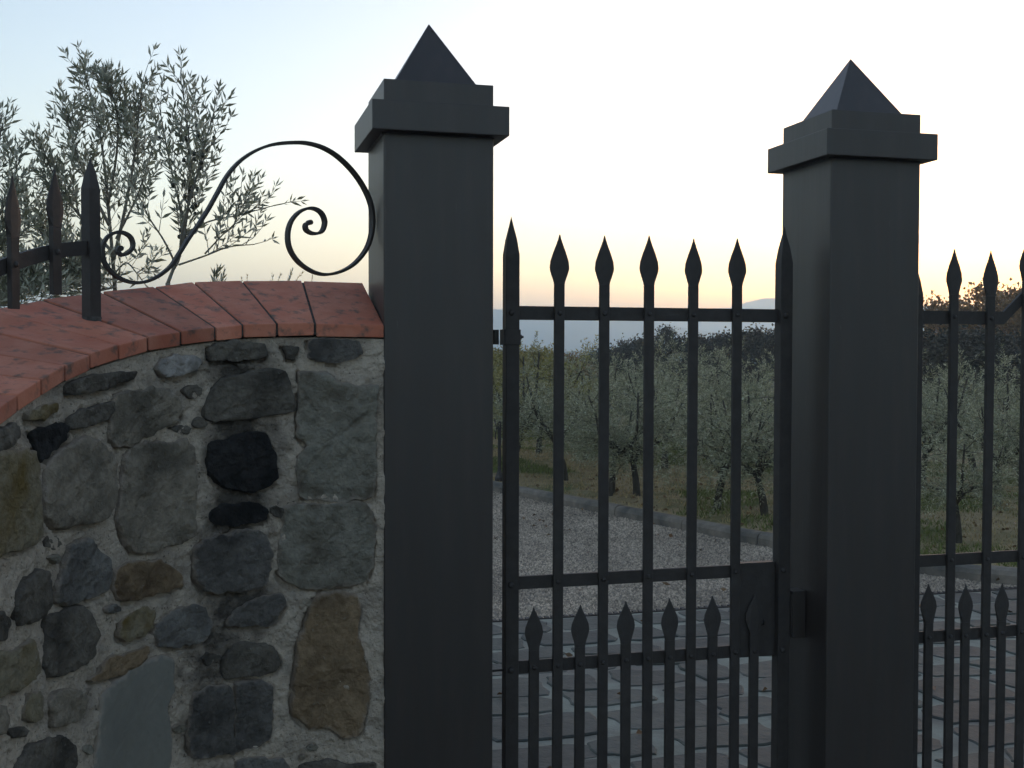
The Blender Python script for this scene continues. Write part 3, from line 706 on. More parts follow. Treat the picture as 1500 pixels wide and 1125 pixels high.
    for k in range(len(NEAR)):
        a_, c_ = NEAR[k] - o0, FAR[k] - o0; d = (c_ - a_); e = d / np.linalg.norm(d)
        p, q = a_ + e * .006, c_ - e * .006
        V += [p - (0, 0, .031), p - (0, 0, .0035), q - (0, 0, .0035), q - (0, 0, .031)]
    F = []
    for i in range(len(NEAR) - 1): F += [(i * 4 + j, i * 4 + (j + 1) % 4, i * 4 + 4 + (j + 1) % 4, i * 4 + 4 + j) for j in range(4)]
    F += [(0, 1, 2, 3), tuple(range(len(V) - 1, len(V) - 5, -1))]
    cop.add(V, F); cp_ = cop.obj('coping', M['dark_mortar'], wall)
    for k in range(len(NEAR) - 1):
        a_, b_, c_, d_ = [p - o0 for p in (NEAR[k], NEAR[k + 1], FAR[k + 1], FAR[k])]
        g = .0032; u1 = (b_ - a_) / np.linalg.norm(b_ - a_); u2 = (c_ - d_) / np.linalg.norm(c_ - d_)
        jz = lambda: np.array([0, 0, random.uniform(-.0018, .0018)])
        g0 = 0.0 if k == 0 else g
        T = [a_ + u1 * g0 + jz(), b_ - u1 * g + jz(), c_ - u2 * g + jz(), d_ + u2 * g0 + jz()]
        V = [t_ - (0, 0, .033) for t_ in T] + T
        bb = MB(); bb.add(V, [(0, 3, 2, 1), (4, 5, 6, 7), (0, 1, 5, 4), (1, 2, 6, 5), (2, 3, 7, 6), (3, 0, 4, 7)])
        bb.obj('tile', M['tile'], cp_, bevel=.0028, seg=2)
    # face stones
    def stone(kind, prot, poly, seed):
        P = np.array(poly); c = P.mean(0); rr = np.linalg.norm(P - c, axis=1)
        Q = np.vstack([P[-1], P, P[:2]]); sm = []
        for i in range(len(P)):                         # rounded corners
            a_, b_, c_ = Q[i], Q[i + 1], Q[i + 2]
            p1, p2 = b_ + (a_ - b_) * .13, b_ + (c_ - b_) * .13
            sm += [p1, (p1 + p2) * .15 + b_ * .7, p2]
        sm = np.array(sm); L = np.linalg.norm(np.roll(sm, -1, 0) - sm, axis=1)
        cum = np.concatenate([[0], np.cumsum(L)]); k = int(np.clip(cum[-1] / .0085, 30, 120))
        tt = np.linspace(0, cum[-1], k, endpoint=False); cl = np.vstack([sm, sm[:1]])
        O = np.stack([np.interp(tt, cum, cl[:, 0]), np.interp(tt, cum, cl[:, 1])], 1)
        ra = np.abs(O - c).max()
        O = O + (O - c) / (np.linalg.norm(O - c, axis=1)[:, None] + 1e-6) * (.0058 * fbm(O[:, 0] * 40, O[:, 1] * 40, seed, 4))[:, None]
        pr_ = prot / 1000.
        rings = [(1.012, -.012), (1.0, pr_ * .15), (.99, pr_ * .65), (.97, pr_ * .9), (.92, pr_), (.78, pr_ * 1.08), (.62, pr_ * 1.1), (.45, pr_ * 1.1), (.28, pr_ * 1.1), (.12, pr_ * 1.1)]
        tl = (random.uniform(-.03, .03), random.uniform(-.03, .05))
        am = .35 if kind == 'pl' else 1.
        V = []; 
        for q, h in rings:
            p = c + (O - c) * q
            h2 = h + (am * (.0048 * np.abs(fbm(p[:, 0] * 16, p[:, 1] * 16, seed + 9, 5)) - .0016 + .0028 * fbm(p[:, 0] * 60, p[:, 1] * 60, seed + 19, 3) + tl[0] * (p - c)[:, 0] + tl[1] * (p - c)[:, 1]) if q < .99 else 0)
            if kind == 'gg': h2 = h2 + (.004 * fbm((p[:, 0] + p[:, 1] * .7) * 42, (p[:, 1] - p[:, 0]) * 10, seed + 4, 3) if q < .97 else 0)
            V.append(wpt(p[:, 0], p[:, 1], h2)); V[-1][:, 2] = p[:, 1]
        V = np.vstack(V + [wpt(np.array([c[0]]), np.array([c[1]]), np.array([pr_ * 1.1]))]); V[-1][2] = c[1]
        F = []
        for r_ in range(len(rings) - 1):
            for j_ in range(k): F.append((r_ * k + j_, r_ * k + (j_ + 1) % k, (r_ + 1) * k + (j_ + 1) % k, (r_ + 1) * k + j_))
        F += [((len(rings) - 1) * k + j_, (len(rings) - 1) * k + (j_ + 1) % k, len(rings) * k) for j_ in range(k)]
        b = MB(); b.add(V - o0, F); so = b.obj('stone', M['s_' + kind], wall, smooth=True)
        ev = np.zeros(len(V), np.float32)
        for r_, q in enumerate((.9, .8, .62, .42, .25, .1, .0, .0, .0, .0)): ev[r_ * k:(r_ + 1) * k] = q
        at2 = so.data.attributes.new('edge', 'FLOAT', 'POINT'); at2.data.foreach_set('value', ev)
    for i, (kd, pr_, poly) in enumerate(ST_):
        c_ = np.mean(poly, 0); stone(kd, pr_, [wall_hit(*(c_ + (np.array(p) - c_) * 1.05)) for p in poly], 20 + i * 7)
    # small chips of stone pressed into the wider joints
    rc = random.Random(8); allp = [np.array(p[2], float) for p in ST_]; chips = []
    def clear(q):
        m = 1e9
        for P_ in allp:
            A_ = P_; B_ = np.roll(P_, -1, 0); d = B_ - A_
            t = np.clip(((q - A_) * d).sum(1) / (d * d).sum(1), 0, 1)
            m = min(m, np.linalg.norm(A_ + d * t[:, None] - q, axis=1).min())
            x, y = q; ins = False
            for (x1, y1), (x2, y2) in zip(A_, B_):
                if (y1 > y) != (y2 > y) and x < (x2 - x1) * (y - y1) / (y2 - y1) + x1: ins = not ins
            if ins: return -1
        for c in chips: m = min(m, np.linalg.norm(c - q) - 9)
        return m
    for _ in range(2600):
        q = np.array([rc.uniform(5, 548), rc.uniform(530, 1120)])
        if q[0] < 230 and q[1] < 640 + (230 - q[0]) * .1 or q[0] > 500: continue
        m = clear(q)
        if m > 9.5 and len(chips) < 15:
            chips.append(q); n_ = rc.randint(5, 7); ra = min(m, 17) * rc.uniform(.55, .8); ph = rc.random() * 6
            pl_ = [q + np.array([cos(ph + 2 * pi * j / n_) * rc.uniform(1.0, 1.6), sin(ph + 2 * pi * j / n_) * rc.uniform(.6, .95)]) * ra for j in range(n_)]
            kd = 'dk' if 290 < q[0] < 415 else rc.choice(['g', 'dk', 'b', 'gg', 'ol', 'dk'])
            stone(kd, rc.uniform(5, 8), [wall_hit(*p) for p in pl_], rc.randrange(999))
    # lower courses down to the ground
    rnd = random.Random(3); kinds = ['g', 'dk', 'b', 'ol', 'gg', 'br', 'pl']
    z = .04
    while z < .42:
        h = rnd.uniform(.13, .19); s = .02
        while s < FS[-1] - .15:
            ln = rnd.uniform(.13, .28)
            g = .018
            zz1 = min(z + h, .40 if s < .9 else .62)
            if zz1 - z > .08:
                c = [(s + g, z + g), (s + ln / 2, z + g * .8), (s + ln - g, z + g), (s + ln - g, (z + zz1) / 2), (s + ln - g, zz1 - g), (s + ln / 2, zz1 - g), (s + g, zz1 - g)]
                stone(rnd.choice(kinds), rnd.uniform(8, 12), [(p + rnd.uniform(-.012, .012), q + rnd.uniform(-.012, .012)) for p, q in c], rnd.randrange(900))
            s += ln
        z += h
build_wall()

# ------------------------------------------------------------------ iron railing with scroll on the wall
def build_railing():
    mid = lambda k: (NEAR[k] + FAR[k]) / 2
    P0 = mid(6)
    e = tag(empty('wall_railing', (P0[0], P0[1], P0[2])), 'dark iron railing with pointed pickets and an S shaped scroll on the wall coping', 'railing')
    o0 = P0.copy()
    Mi = M['iron']
    # post
    ang = radians(60); u, wv = np.array([cos(ang), sin(ang), 0]), np.array([-sin(ang), cos(ang), 0])
    pc = at(134.2, 470, P0[1]); pc[2] = 0
    zb, zsh, zt = P0[2] - .02, at(134, 277, P0[1])[2], at(134.6, 231.6, P0[1])[2]
    b = MB(); h = .0158; V = []
    lv = [(zb, 1), (zsh, 1), (zsh + (zt - zsh) * .45, .66), (zt, .05)]
    for z, q in lv: V += [pc + u * h * q * x + wv * h * q * y + (0, 0, z) for x, y in ((-1, -1), (1, -1), (1, 1), (-1, 1))]
    F = [(0, 3, 2, 1), (12, 13, 14, 15)]
    for i in range(3): F += [(i * 4 + j, i * 4 + (j + 1) % 4, i * 4 + 4 + (j + 1) % 4, i * 4 + 4 + j) for j in range(4)]
    b.add(np.array(V) - o0, F); b.obj('post', Mi, e, bevel=.001)
    b = MB(); b.tube([pc + (0, 0, P0[2] - .012) - o0, pc + (0, 0, P0[2] + .003) - o0], [.030, .022], 10); b.obj('mortar_collar', M['dark_mortar'], e)
    # pickets and rail along the middle of the wall
    mids = np.array([mid(k) for k in range(6, 14)])
    pk = [(80.6, 247.7, 431.6, 369.), (16.2, 258., 452.4, 387.5)]
    path = [np.array([pc[0], pc[1], at(128, 362.5, P0[1])[2]])]
    mp = spline(mids[:, :2], 10); ma = mp[:, 0] / mp[:, 1]
    info = []
    for (px, vt, vb, vr) in pk:
        a = (px - 750) / F_PX
        a = ray(px, 370)[0] / ray(px, 370)[1]
        i = int(np.argmin(np.abs(ma - a))); Y = mp[i][1]
        tg = mp[max(i - 3, 0)] - mp[min(i + 3, len(mp) - 1)]; an = math.atan2(tg[1], tg[0])
        info.append((mp[i], an, at(px, vt, Y)[2], at(px, vb, Y)[2], at(px, vr, Y)[2]))
    p1, p2 = info
    dz = p2[4] - p1[4]; st = p2[0] - p1[0]
    for k in (1, 2, 3):
        xy = p2[0] + st * k * np.array([.45 / k if False else .6, 1.05]); 
        info.append((xy, p2[1] + radians(4 * k), p2[2] + dz * k * 1.15, p2[3] + dz * k * 1.15, p2[4] + dz * k * 1.15))
    for (xy, an, zt_, zb_, zr) in info:
        b = MB(); b.box(-.0145, .0145, -.012, 0, 0, zt_ - .132 - zb_)
        p = b.obj('picket', Mi, e, bevel=.001)
        p.location = (xy[0] - o0[0], xy[1] - o0[1], zb_ - o0[2]); p.rotation_euler = (0, 0, an)
        put(SPEAR_W, 'spear_head', (0, -.006, zt_ - .132 - zb_), p); put(RIV, 'rivet', (0, -.0123, zr - zb_), p)
        path.append(np.array([xy[0], xy[1], zr]) + np.array([-sin(an), cos(an), 0]) * .006)
    sp_ = spline(np.array(path), 6)
    b = MB(); V = []
    T = np.gradient(sp_, axis=0)
    for q, t in zip(sp_, T):
        nn = np.array([-t[1], t[0], 0]); nn /= -np.linalg.norm(nn)
        for (yy, zz) in ((-.005, -.017), (.005, -.017), (.005, .017), (-.005, .017)): V.append(q + nn * yy + (0, 0, zz) - o0)
    F = []
    for i in range(len(sp_) - 1): F += [(i * 4 + j, i * 4 + (j + 1) % 4, i * 4 + 4 + (j + 1) % 4, i * 4 + 4 + j) for j in range(4)]
    F += [(0, 1, 2, 3), tuple(range(len(V) - 1, len(V) - 5, -1))]
    b.add(V, F); b.obj('rail', Mi, e)
    # scroll in the vertical plane from the post to the pillar
    A = pc[:2]; yaw = .2616
    B = PL - .15 * np.array([cos(yaw), sin(yaw)])
    d2 = (B - A) / np.linalg.norm(B - A); nrm = np.array([-d2[1], d2[0]])
    def onp(uu, vv):
        d = ray(uu, vv); k = (A @ nrm) / (d[:2] @ nrm); return d * k + (0, 0, EYE)
    sc = [(175.5,364),(172.2,365.5),(172.8,370),(179.9,373.5),(188.7,369.8),(194.6,360),(191.3,348),(181.3,341.2),(169.6,340.6),(158.6,346),(152,356),(149.8,369),(152.6,383.6),(162.3,398),(178.4,409),(196,414),(213.6,412.6),(232.7,404),(250.3,389.5),(262,371.9),(276.7,348.4),(291.3,327.9),(304.5,307.3),(317,285),(330,261.5),(342.3,245.2),(356.6,231.9),(377,219.6),(401.5,211.5),(432.2,208.8),(452.7,210.4),(473.1,216.6),(493.5,228.8),(514,248.3),(530.3,270.7),(541.4,294.3),(545.5,316.7),(544.5,339.2),(537,363.8),(520.1,385.2),(499.7,397.5),(477.2,402.2),(456.7,397.5),(436.3,383.2),(424,363.8),(421.4,343.3),(426.1,324.9),(438.3,310.6),(454.7,304.9),(469,310.6),(475.5,324.9),(471,339.2),(458.8,342.3),(448.6,337.2),(447.5,329),(453.2,326)]
    P = spline(np.array([onp(*p) for p in sc]), 5)
    b = MB(); b.ribbon(P - o0, (nrm[0], nrm[1], 0), .022, .0074); so = b.obj('scroll', Mi, e, smooth=False)
    for q in (P[0], P[-1]):
        bb = MB(); bb.tube([q - o0 - np.array([*nrm, 0]) * .0105, q - o0 + np.array([*nrm, 0]) * .0105], .0068, 10); bb.obj('scroll_eye', Mi, so)
build_railing()

# ------------------------------------------------------------------ foliage
def leaf_arrays(P, D, L, W, fold=.25, fine=True, seed=0):
    P = np.asarray(P, float); D = np.asarray(D, float); n = len(P); r = np.random.default_rng(seed)
    D = D / (np.linalg.norm(D, axis=1)[:, None] + 1e-9)
    a = r.normal(size=(n, 3)); S = np.cross(D, a); S /= np.linalg.norm(S, axis=1)[:, None] + 1e-9
    N_ = np.cross(S, D); flip = np.where(N_[:, 2:3] < 0, -1., 1.) * np.where(r.random((n, 1)) < .25, -1, 1); N_ = N_ * flip; S = np.cross(D, N_)
    L = np.broadcast_to(L, (n,))[:, None]; W = np.broadcast_to(W, (n,))[:, None]
    if fine:
        c = r.uniform(-.12, .12, (n, 1))
        B_ = P; ml = P + D * L * .42 - S * W * .5 + N_ * W * fold; mc = P + D * L * .45 + N_ * L * c; mr = P + D * L * .42 + S * W * .5 + N_ * W * fold; T_ = P + D * L + N_ * L * c * .4
        V = np.stack([B_, ml, mc, mr, T_], 1).reshape(-1, 3)
        t = np.array([(0, 2, 1), (0, 3, 2), (1, 2, 4), (2, 3, 4)]); k = 5
    else:
        B_ = P; ml = P + D * L * .45 - S * W * .5 + N_ * W * fold; mr = P + D * L * .45 + S * W * .5 + N_ * W * fold; T_ = P + D * L
        V = np.stack([B_, mr, T_, ml], 1).reshape(-1, 3); t = np.array([(0, 1, 2), (0, 2, 3)]); k = 4
    F = (t[None] + (np.arange(n) * k)[:, None, None]).reshape(-1, 3)
    return V, F
def unit(v): return v / (np.linalg.norm(v) + 1e-9)
M['olive_leaf'] = leafmat('olive_leaf', (.23, .235, .155), (.52, .52, .42), vary=.3, transl=.42)
M['olive_leaf_far'] = leafmat('olive_leaf_grove', (.25, .25, .145), (.42, .415, .295), vary=.45, transl=.2)
M['olive_leaf_yellow'] = leafmat('olive_leaf_yellow', (.22, .20, .05), (.34, .31, .14), vary=.4, transl=.2)
M['oak_leaf'] = leafmat('oak_leaf', (.026, .024, .013), (.04, .037, .024), vary=.4, transl=.1)
M['autumn_leaf'] = leafmat('autumn_leaf', (.20, .10, .03), (.22, .13, .055), vary=.5, transl=.2)
M['yellow_leaf'] = leafmat('yellow_leaf', (.28, .22, .05), (.30, .25, .09), vary=.4, transl=.2)
M['bark'] = mat('olive_bark', (.05, .044, .036), (.09, .08, .066), rough=.95, scale=25, bump=.01, bscale=60, stretch=(1, 1, .4), spec=.1)
M['twig'] = mat('twig_bark', (.16, .145, .115), (.24, .22, .18), rough=.9, scale=40, spec=.1)
M['fruit'] = mat('olive_fruit', (.018, .016, .016), (.035, .04, .022), rough=.35, scale=30, spec=.5)

class Tree:
    def __init__(s, seed): s.r = random.Random(seed); s.seed = seed; s.lp = []; s.ld = []; s.ll = []; s.tw = MB(); s.bk = MB()
    def twig(s, p, d, ln, lift=.5, step=.031, leaf=.05, bare=.10, r0=.0016, spread=.80, tube=True):
        r = s.r; p = np.array(p, float); d = unit(np.array(d, float)); pts = [p.copy()]
        n = max(3, int(ln / step)); side = unit(np.cross(d, [r.gauss(0, 1), r.gauss(0, 1), r.gauss(0, 1)]))
        for i in range(n):
            d = unit(d + np.array([r.gauss(0, .09), r.gauss(0, .09), r.gauss(0, .07) + lift * .12])); p = p + d * step; pts.append(p.copy())
            if i / n > bare:
                side = unit(np.cross(d, side)) if i % 2 else unit(np.cross(d, side) + .3 * np.array([r.gauss(0, 1), r.gauss(0, 1), r.gauss(0, 1)]))
                for sg in (-1, 1):
                    if r.random() < .1: continue
                    k = spread * (1 - .30 * i / n)
                    s.lp.append(p.copy()); s.ld.append(unit(d * (1 - k * .55) + side * sg * k + np.array([0, 0, .12]))); s.ll.append(leaf * r.uniform(.7, 1.2) * (1 - .3 * (i / n) ** 2))
        s.lp.append(p); s.ld.append(d); s.ll.append(leaf * .8)
        if tube: s.tw.tube(pts[::2] + ([pts[-1]] if len(pts) % 2 == 0 else []), list(np.linspace(r0, r0 * .4, len(pts[::2]) + (1 if len(pts) % 2 == 0 else 0))), 4)
        return pts
    def finish(s, e, leafm, o0, wr=.235, fine=True, twigm='twig'):
        V, F = leaf_arrays(np.array(s.lp) - o0, np.array(s.ld), np.array(s.ll), np.array(s.ll) * wr, fine=fine, seed=s.seed)
        c = mk('crown', mesh_np('crown', V, F), M[leafm], e)
        if s.tw.n: s.tw.v = [tuple(np.array(v) - o0) for v in s.tw.v]; s.tw.obj('twigs', M[twigm], c)
        s.bk.v = [tuple(np.array(v) - o0) for v in s.bk.v]; s.bk.obj('trunk', M['twig'], e, smooth=True)

# --- the near olives behind the wall, branch by branch
def near_olive(seed, base_px, depth, label, stems, ntw, leaf=.05, fruit=0, gz=0., tl=(.16, .30)):
    t = Tree(seed); r = t.r
    b0 = at(base_px[0], base_px[1], depth); root = np.array([b0[0] - .03, b0[1], gz])
    e = tag(empty('olive_tree', root), label, 'tree', 'olive trees behind the stone wall')
    t.bk.tube(spline(np.array([root, root * .5 + b0 * .5 + (.03, 0, 0), b0]), 5), list(np.linspace(.026, .009, 11)), 7)
    fr = []
    for pts, r0, r1, dd, nt_, drop in stems:
        P = []
        for i, (u, v) in enumerate(pts): P.append(at(u, v, depth + dd * (i / max(1, len(pts) - 1))))
        S = spline(np.array(P), 6); t.bk.tube(S, list(np.linspace(r0, r1, len(S))), 5)
        T = np.gradient(S, axis=0)
        for k in range(int(nt_ * 1.0)):
            q = r.uniform(drop, 1.0) ** .9; i = min(int(q * (len(S) - 1)), len(S) - 1)
            ax = unit(T[i]); rd = unit(np.array([r.gauss(0, 1), r.gauss(0, .8), r.gauss(.45, .5)]))
            d = unit(ax * .8 + rd * .75)
            ln = r.uniform(*tl) * (1.15 - .68 * q)
            pp = t.twig(S[i], d, ln, lift=1.0, leaf=leaf, step=.026)
            if fruit and r.random() < .6 and q < .8: fr.append(pp[int(len(pp) * r.uniform(.15, .6))])
        t.twig(S[-1], T[-1], r.uniform(.06, .13), lift=.3, leaf=leaf * .9)
    t.finish(e, 'olive_leaf', root)
    if fruit:
        bm = bmesh.new(); bmesh.ops.create_icosphere(bm, subdivisions=2, radius=.0075)
        for v in bm.verts: v.co.z *= 1.3
        me = bpy.data.meshes.new('olive'); bm.to_mesh(me); bm.free(); me.materials.append(M['fruit'])
        me.polygons.foreach_set('use_smooth', np.ones(len(me.polygons), dtype=bool))
        for p in fr[:fruit]:
            o = put(me, 'olive', np.array(p) - root + (r.uniform(-.01, .01), 0, -.014), e); o.rotation_euler = (r.uniform(-.5, .5), r.uniform(-.5, .5), 0)
    return e
near_olive(31, (246, 414), 4.3, 'slender olive sapling with dark fruit rising behind the scroll on the wall', [
    ([(246, 414), (253, 396), (262, 378), (271, 335), (277, 280), (277, 215), (272, 165), (264, 112)], .0075, .002, .10, 42, .30),
    ([(263, 376), (268, 330), (285, 270), (300, 210), (313, 165)], .006, .002, -.10, 28, .32),
    ([(271, 330), (258, 280), (246, 225), (234, 160)], .005, .002, .12, 15, .4),
    ([(258, 388), (240, 352), (218, 318), (203, 285)], .0045, .002, -.10, 11, .35),
    ([(262, 388), (300, 375), (335, 362), (372, 358)], .0042, .0018, -.12, 9, .30),
    ([(270, 345), (305, 325), (350, 315), (405, 300)], .0042, .0016, .05, 10, .30),
    ([(300, 372), (325, 345), (345, 325), (352, 290)], .0035, .0016, .05, 7, .3),
  ], 0, leaf=.050, fruit=34)
near_olive(47, (170, 450), 4.9, 'bushy olive tree behind the wall between the railing post and the sapling', [
    ([(170, 450), (165, 380), (158, 300), (150, 220), (140, 165), (122, 100)], .010, .0025, .1, 60, .25),
    ([(165, 385), (180, 320), (195, 240), (203, 170), (210, 115)], .009, .0025, -.2, 44, .25),
    ([(160, 330), (130, 270), (108, 210), (92, 155)], .008, .0025, .15, 48, .25),
    ([(158, 300), (170, 230), (172, 170), (160, 130)], .007, .0025, -.2, 42, .3),
    ([(165, 370), (120, 320), (85, 270), (62, 215)], .008, .0025, .1, 58, .2),
    ([(168, 400), (110, 375), (60, 340), (30, 290)], .008, .0025, .2, 64, .15),
    ([(170, 350), (195, 300), (210, 262), (220, 225)], .006, .002, .1, 14, .3),
    ([(168, 410), (130, 405), (95, 395), (60, 390)], .005, .002, -.3, 48, .1),
    ([(170, 420), (150, 425), (120, 430), (70, 430)], .005, .002, -.3, 44, .05),
    ([(168, 400), (185, 385), (200, 400), (215, 420)], .004, .002, -.2, 10, .3),
  ], 0, leaf=.052, tl=(.14, .28))
near_olive(53, (-60, 450), 4.7, 'olive tree with thin upright shoots at the left edge of the photo', [
    ([(-60, 450), (-45, 380), (-25, 300), (-8, 230), (4, 180)], .014, .003, .1, 40, .25),
    ([(-40, 370), (-10, 330), (12, 285), (28, 235)], .007, .002, -.1, 26, .25),
    ([(-55, 420), (-25, 390), (0, 365), (30, 345)], .006, .002, .0, 40, .1),
    ([(-55, 430), (-20, 425), (10, 420), (35, 415)], .005, .002, -.1, 36, .1),
    ([(-60, 400), (-80, 330), (-95, 260), (-100, 190)], .008, .002, .1, 30, .25),
    ([(-60, 440), (-20, 448), (30, 446), (80, 440)], .005, .002, -.2, 46, .05),
    ([(-60, 430), (-10, 436), (50, 425), (115, 420)], .005, .002, .2, 46, .05),
  ], 0, leaf=.052)
def shoots():
    for (label, depth, tips) in (('low leafy olive shoot just above the coping left of the big scroll curl', 4.4, [((318, 440), (318, 398), .05), ((318, 440), (309, 402), .045), ((318, 440), (328, 400), .045)]),
                                 ('cluster of thin feathery shoots above the coping under the big scroll curl', 4.6, [((400, 445), (404, 398), .022), ((408, 445), (424, 390), .024), ((412, 445), (430, 395), .022), ((395, 445), (398, 400), .02), ((450, 440), (452, 402), .02), ((362, 440), (361, 402), .018), ((358, 440), (355, 406), .018), ((420, 445), (415, 400), .02)])):
        t = Tree(int(depth * 100)); b0 = at(tips[0][0][0], 440, depth); root = np.array([b0[0], b0[1], 0.])
        e = tag(empty('olive_shoot', root), label, 'shoot')
        t.bk.tube([root, b0 * .6 + root * .4 + (.01, .01, 0), b0], [.008, .006, .004], 5)
        for (a, b, lf) in tips:
            A_, B_ = at(*a, depth), at(*b, depth); t.bk.tube([b0, A_ + (0, 0, -.01), A_], [.003, .002, .002], 4)
            t.twig(A_, B_ - A_, np.linalg.norm(B_ - A_), lift=0, leaf=lf, step=.012, bare=.3, r0=.0014, spread=.5)
        t.finish(e, 'olive_leaf', root)
shoots()

# --- grove olives (four shapes, copied)
def grove_shape(seed, h=1.9, rad=.75, dens=1.0, leaf=.060):
    t = Tree(seed); r = t.r; hb = h * r.uniform(.26, .33); lean = np.array([r.uniform(-.12, .12), r.uniform(-.08, .08), 0])
    fork = lean + np.array([0, 0, hb])
    t.bk.tube(spline(np.array([(0, 0, -.12), (0, 0, 0.02), lean * .3 + (0, 0, hb * .5), fork]), 4), list(np.linspace(.048, .030, 13)), 7)
    nl = r.randint(4, 5)
    for i in range(nl):
        a = 2 * pi * (i + r.uniform(-.2, .2)) / nl; q = r.uniform(.45, .8) * rad
        end = fork + np.array([cos(a) * q, sin(a) * q, (h - hb) * r.uniform(.55, .8)])
        midp = fork * .5 + end * .5 + np.array([cos(a) * .10, sin(a) * .10, -.06 + r.uniform(-.05, .05)])
        S = spline(np.array([fork, fork + (midp - fork) * .5 + np.array([r.gauss(0, .04), r.gauss(0, .04), 0]), midp, end]), 5)
        t.bk.tube(S, list(np.linspace(.030, .008, len(S))), 5)
        for k in range(int(11 * dens)):
            q2 = r.uniform(.12, 1); c = S[int(q2 * (len(S) - 1))]
            d = unit(np.array([cos(a) * .5 + r.gauss(0, .7), sin(a) * .5 + r.gauss(0, .7), r.gauss(.25, .55)]))
            ln = r.uniform(.25, .5) * rad / .75
            B_ = [c, c + d * ln * .5 + (0, 0, .02), c + d * ln]; t.bk.tube(B_, [.006, .004, .002], 3)
            for m_ in range(11):
                pp = c + d * ln * r.uniform(.25, 1); dr = r.random() < .48
                dd = unit(d * .6 + np.array([r.gauss(0, .6), r.gauss(0, .6), (-.7 if dr else .7) + r.gauss(0, .35)]))
                t.twig(pp, dd, r.uniform(.16, .34), lift=-.6 if dr else .7, step=.032, leaf=leaf, bare=.05, spread=.75, tube=False)
    return t
GROVE = []
for sd in (101, 202, 303, 404, 505):
    t = grove_shape(sd, dens=1.0 if sd != 404 else .8)
    V, F = leaf_arrays(t.lp, t.ld, np.array(t.ll), np.array(t.ll) * .24, fine=False, seed=sd)
    me = mesh_np('crown', V, F); me.materials.append(M['olive_leaf_far']); bk = t.bk.mesh('trunk', smooth=True); bk.materials.append(M['bark'])
    my = mesh_np('crown', V, F); my.materials.append(M['olive_leaf_yellow'])
    GROVE.append((me, bk, my))
def grove_tree(px, vbase, scale, shape, rz, label, zs=1., yellow=False, depth=None, group='olive trees of the grove behind the gates'):
    if depth is None:
        d = ray(px, vbase); lo_, hi_ = 5., 60.
        for _ in range(50):
            m_ = (lo_ + hi_) / 2; z = EYE + d[2] / d[1] * m_
            if z > ground_z(d[0] / d[1] * m_, m_)[0]: lo_ = m_
            else: hi_ = m_
        depth = lo_
    x = xdepth(px, depth); z = float(ground_z(x, depth)[0])
    e = tag(empty('olive_tree', (x, depth, z), rz), label, 'tree', group); e.scale = (scale * 1.16, scale * 1.16, scale * zs * .88)
    link(bpy.data.objects.new('trunk', GROVE[shape][1]), e); link(bpy.data.objects.new('crown', GROVE[shape][2 if yellow else 0]), e)
    return depth
G_ = [
 (828, 705, .92, 0, .3, 'olive tree with dark trunk seen beside the first long bar of the narrow gate', .95),
 (897, 726, .80, 1, 1.2, 'olive tree with thin dark trunk just right of the second long gate bar', .92),
 (934, 728, .84, 2, 2.2, 'olive tree with slanting trunk just left of the third long gate bar', .95),
 (1052, 749, .82, 3, .9, 'front olive tree with slender pale trunk between fourth and fifth long gate bars', .94),
 (1122, 757, .84, 4, 4.0, 'olive tree with heavy dark trunk beside the right pillar inside the narrow gate', .98),
 (1408, 797, .66, 1, 3.1, 'front olive tree with leaning trunk behind the first bar of the driveway gate', .96),
 (1464, 743, .86, 0, 5.0, 'olive tree with dark upright trunk near the second bar of the driveway gate', .98),
]
for a in G_: grove_tree(a[0], a[1], a[2], a[3], a[4], a[5], zs=a[6])
B_ = [
 (752, 15.0, 1.12, 2, .2, 'yellowish green olive tree just right of the hinge stile of the narrow gate', True),
 (790, 17.5, 1.05, 4, 1.7, 'grey green olive tree of the second row left of the first long gate bar', False),
 (858, 16.5, 1.05, 3, 2.9, 'olive tree of the second row between the first and second long gate bars', False),
 (915, 19.5, 1.15, 0, 3.7, 'olive tree of the rear row between the second and third long gate bars', False),
 (975, 15.5, 1.02, 1, 5.1, 'olive tree of the second row between the third and fourth long gate bars', False),
 (1000, 21.0, 1.25, 2, .8, 'taller olive tree of the rear row behind the fourth long gate bar', False),
 (1090, 16.5, 1.1, 0, 2.0, 'olive tree of the second row right of the fifth long gate bar', False),
 (1165, 17.0, 1.1, 3, 3.0, 'olive tree of the second row mostly hidden by the right pillar', False),
 (1352, 13.5, 1.0, 4, 1.1, 'olive tree showing right beside the right edge of the right pillar', False),
 (1430, 15.5, 1.1, 2, 2.4, 'olive tree of the second row between the first two driveway gate bars', False),
 (1500, 14.0, 1.05, 3, 4.4, 'olive tree cut by the right edge of the photo', False),
 (700, 18.0, 1.1, 1, 2.2, 'olive tree mostly hidden behind the left pillar', False),
 (655, 21.0, 1.1, 3, 4.1, 'farther olive tree fully hidden behind the left pillar', False),
 (600, 23.0, 1.15, 0, 1.9, 'olive tree hidden behind the left pillar where the wall ends', False),
 (560, 26.0, 1.15, 2, 5.6, 'far olive tree hidden behind the stone wall next to the left pillar', False),
 (1290, 18.0, 1.1, 4, 5.2, 'olive tree of the rear row hidden behind the right pillar', False),
 (1560, 18.0, 1.2, 0, 1.0, 'olive tree of the rear row beyond the right edge of the photo', False),
]
for (px, dp, s_, sh, rz, lb, yl) in B_: grove_tree(px, 0, s_, sh, rz, lb, depth=dp, yellow=yl, zs=.98)

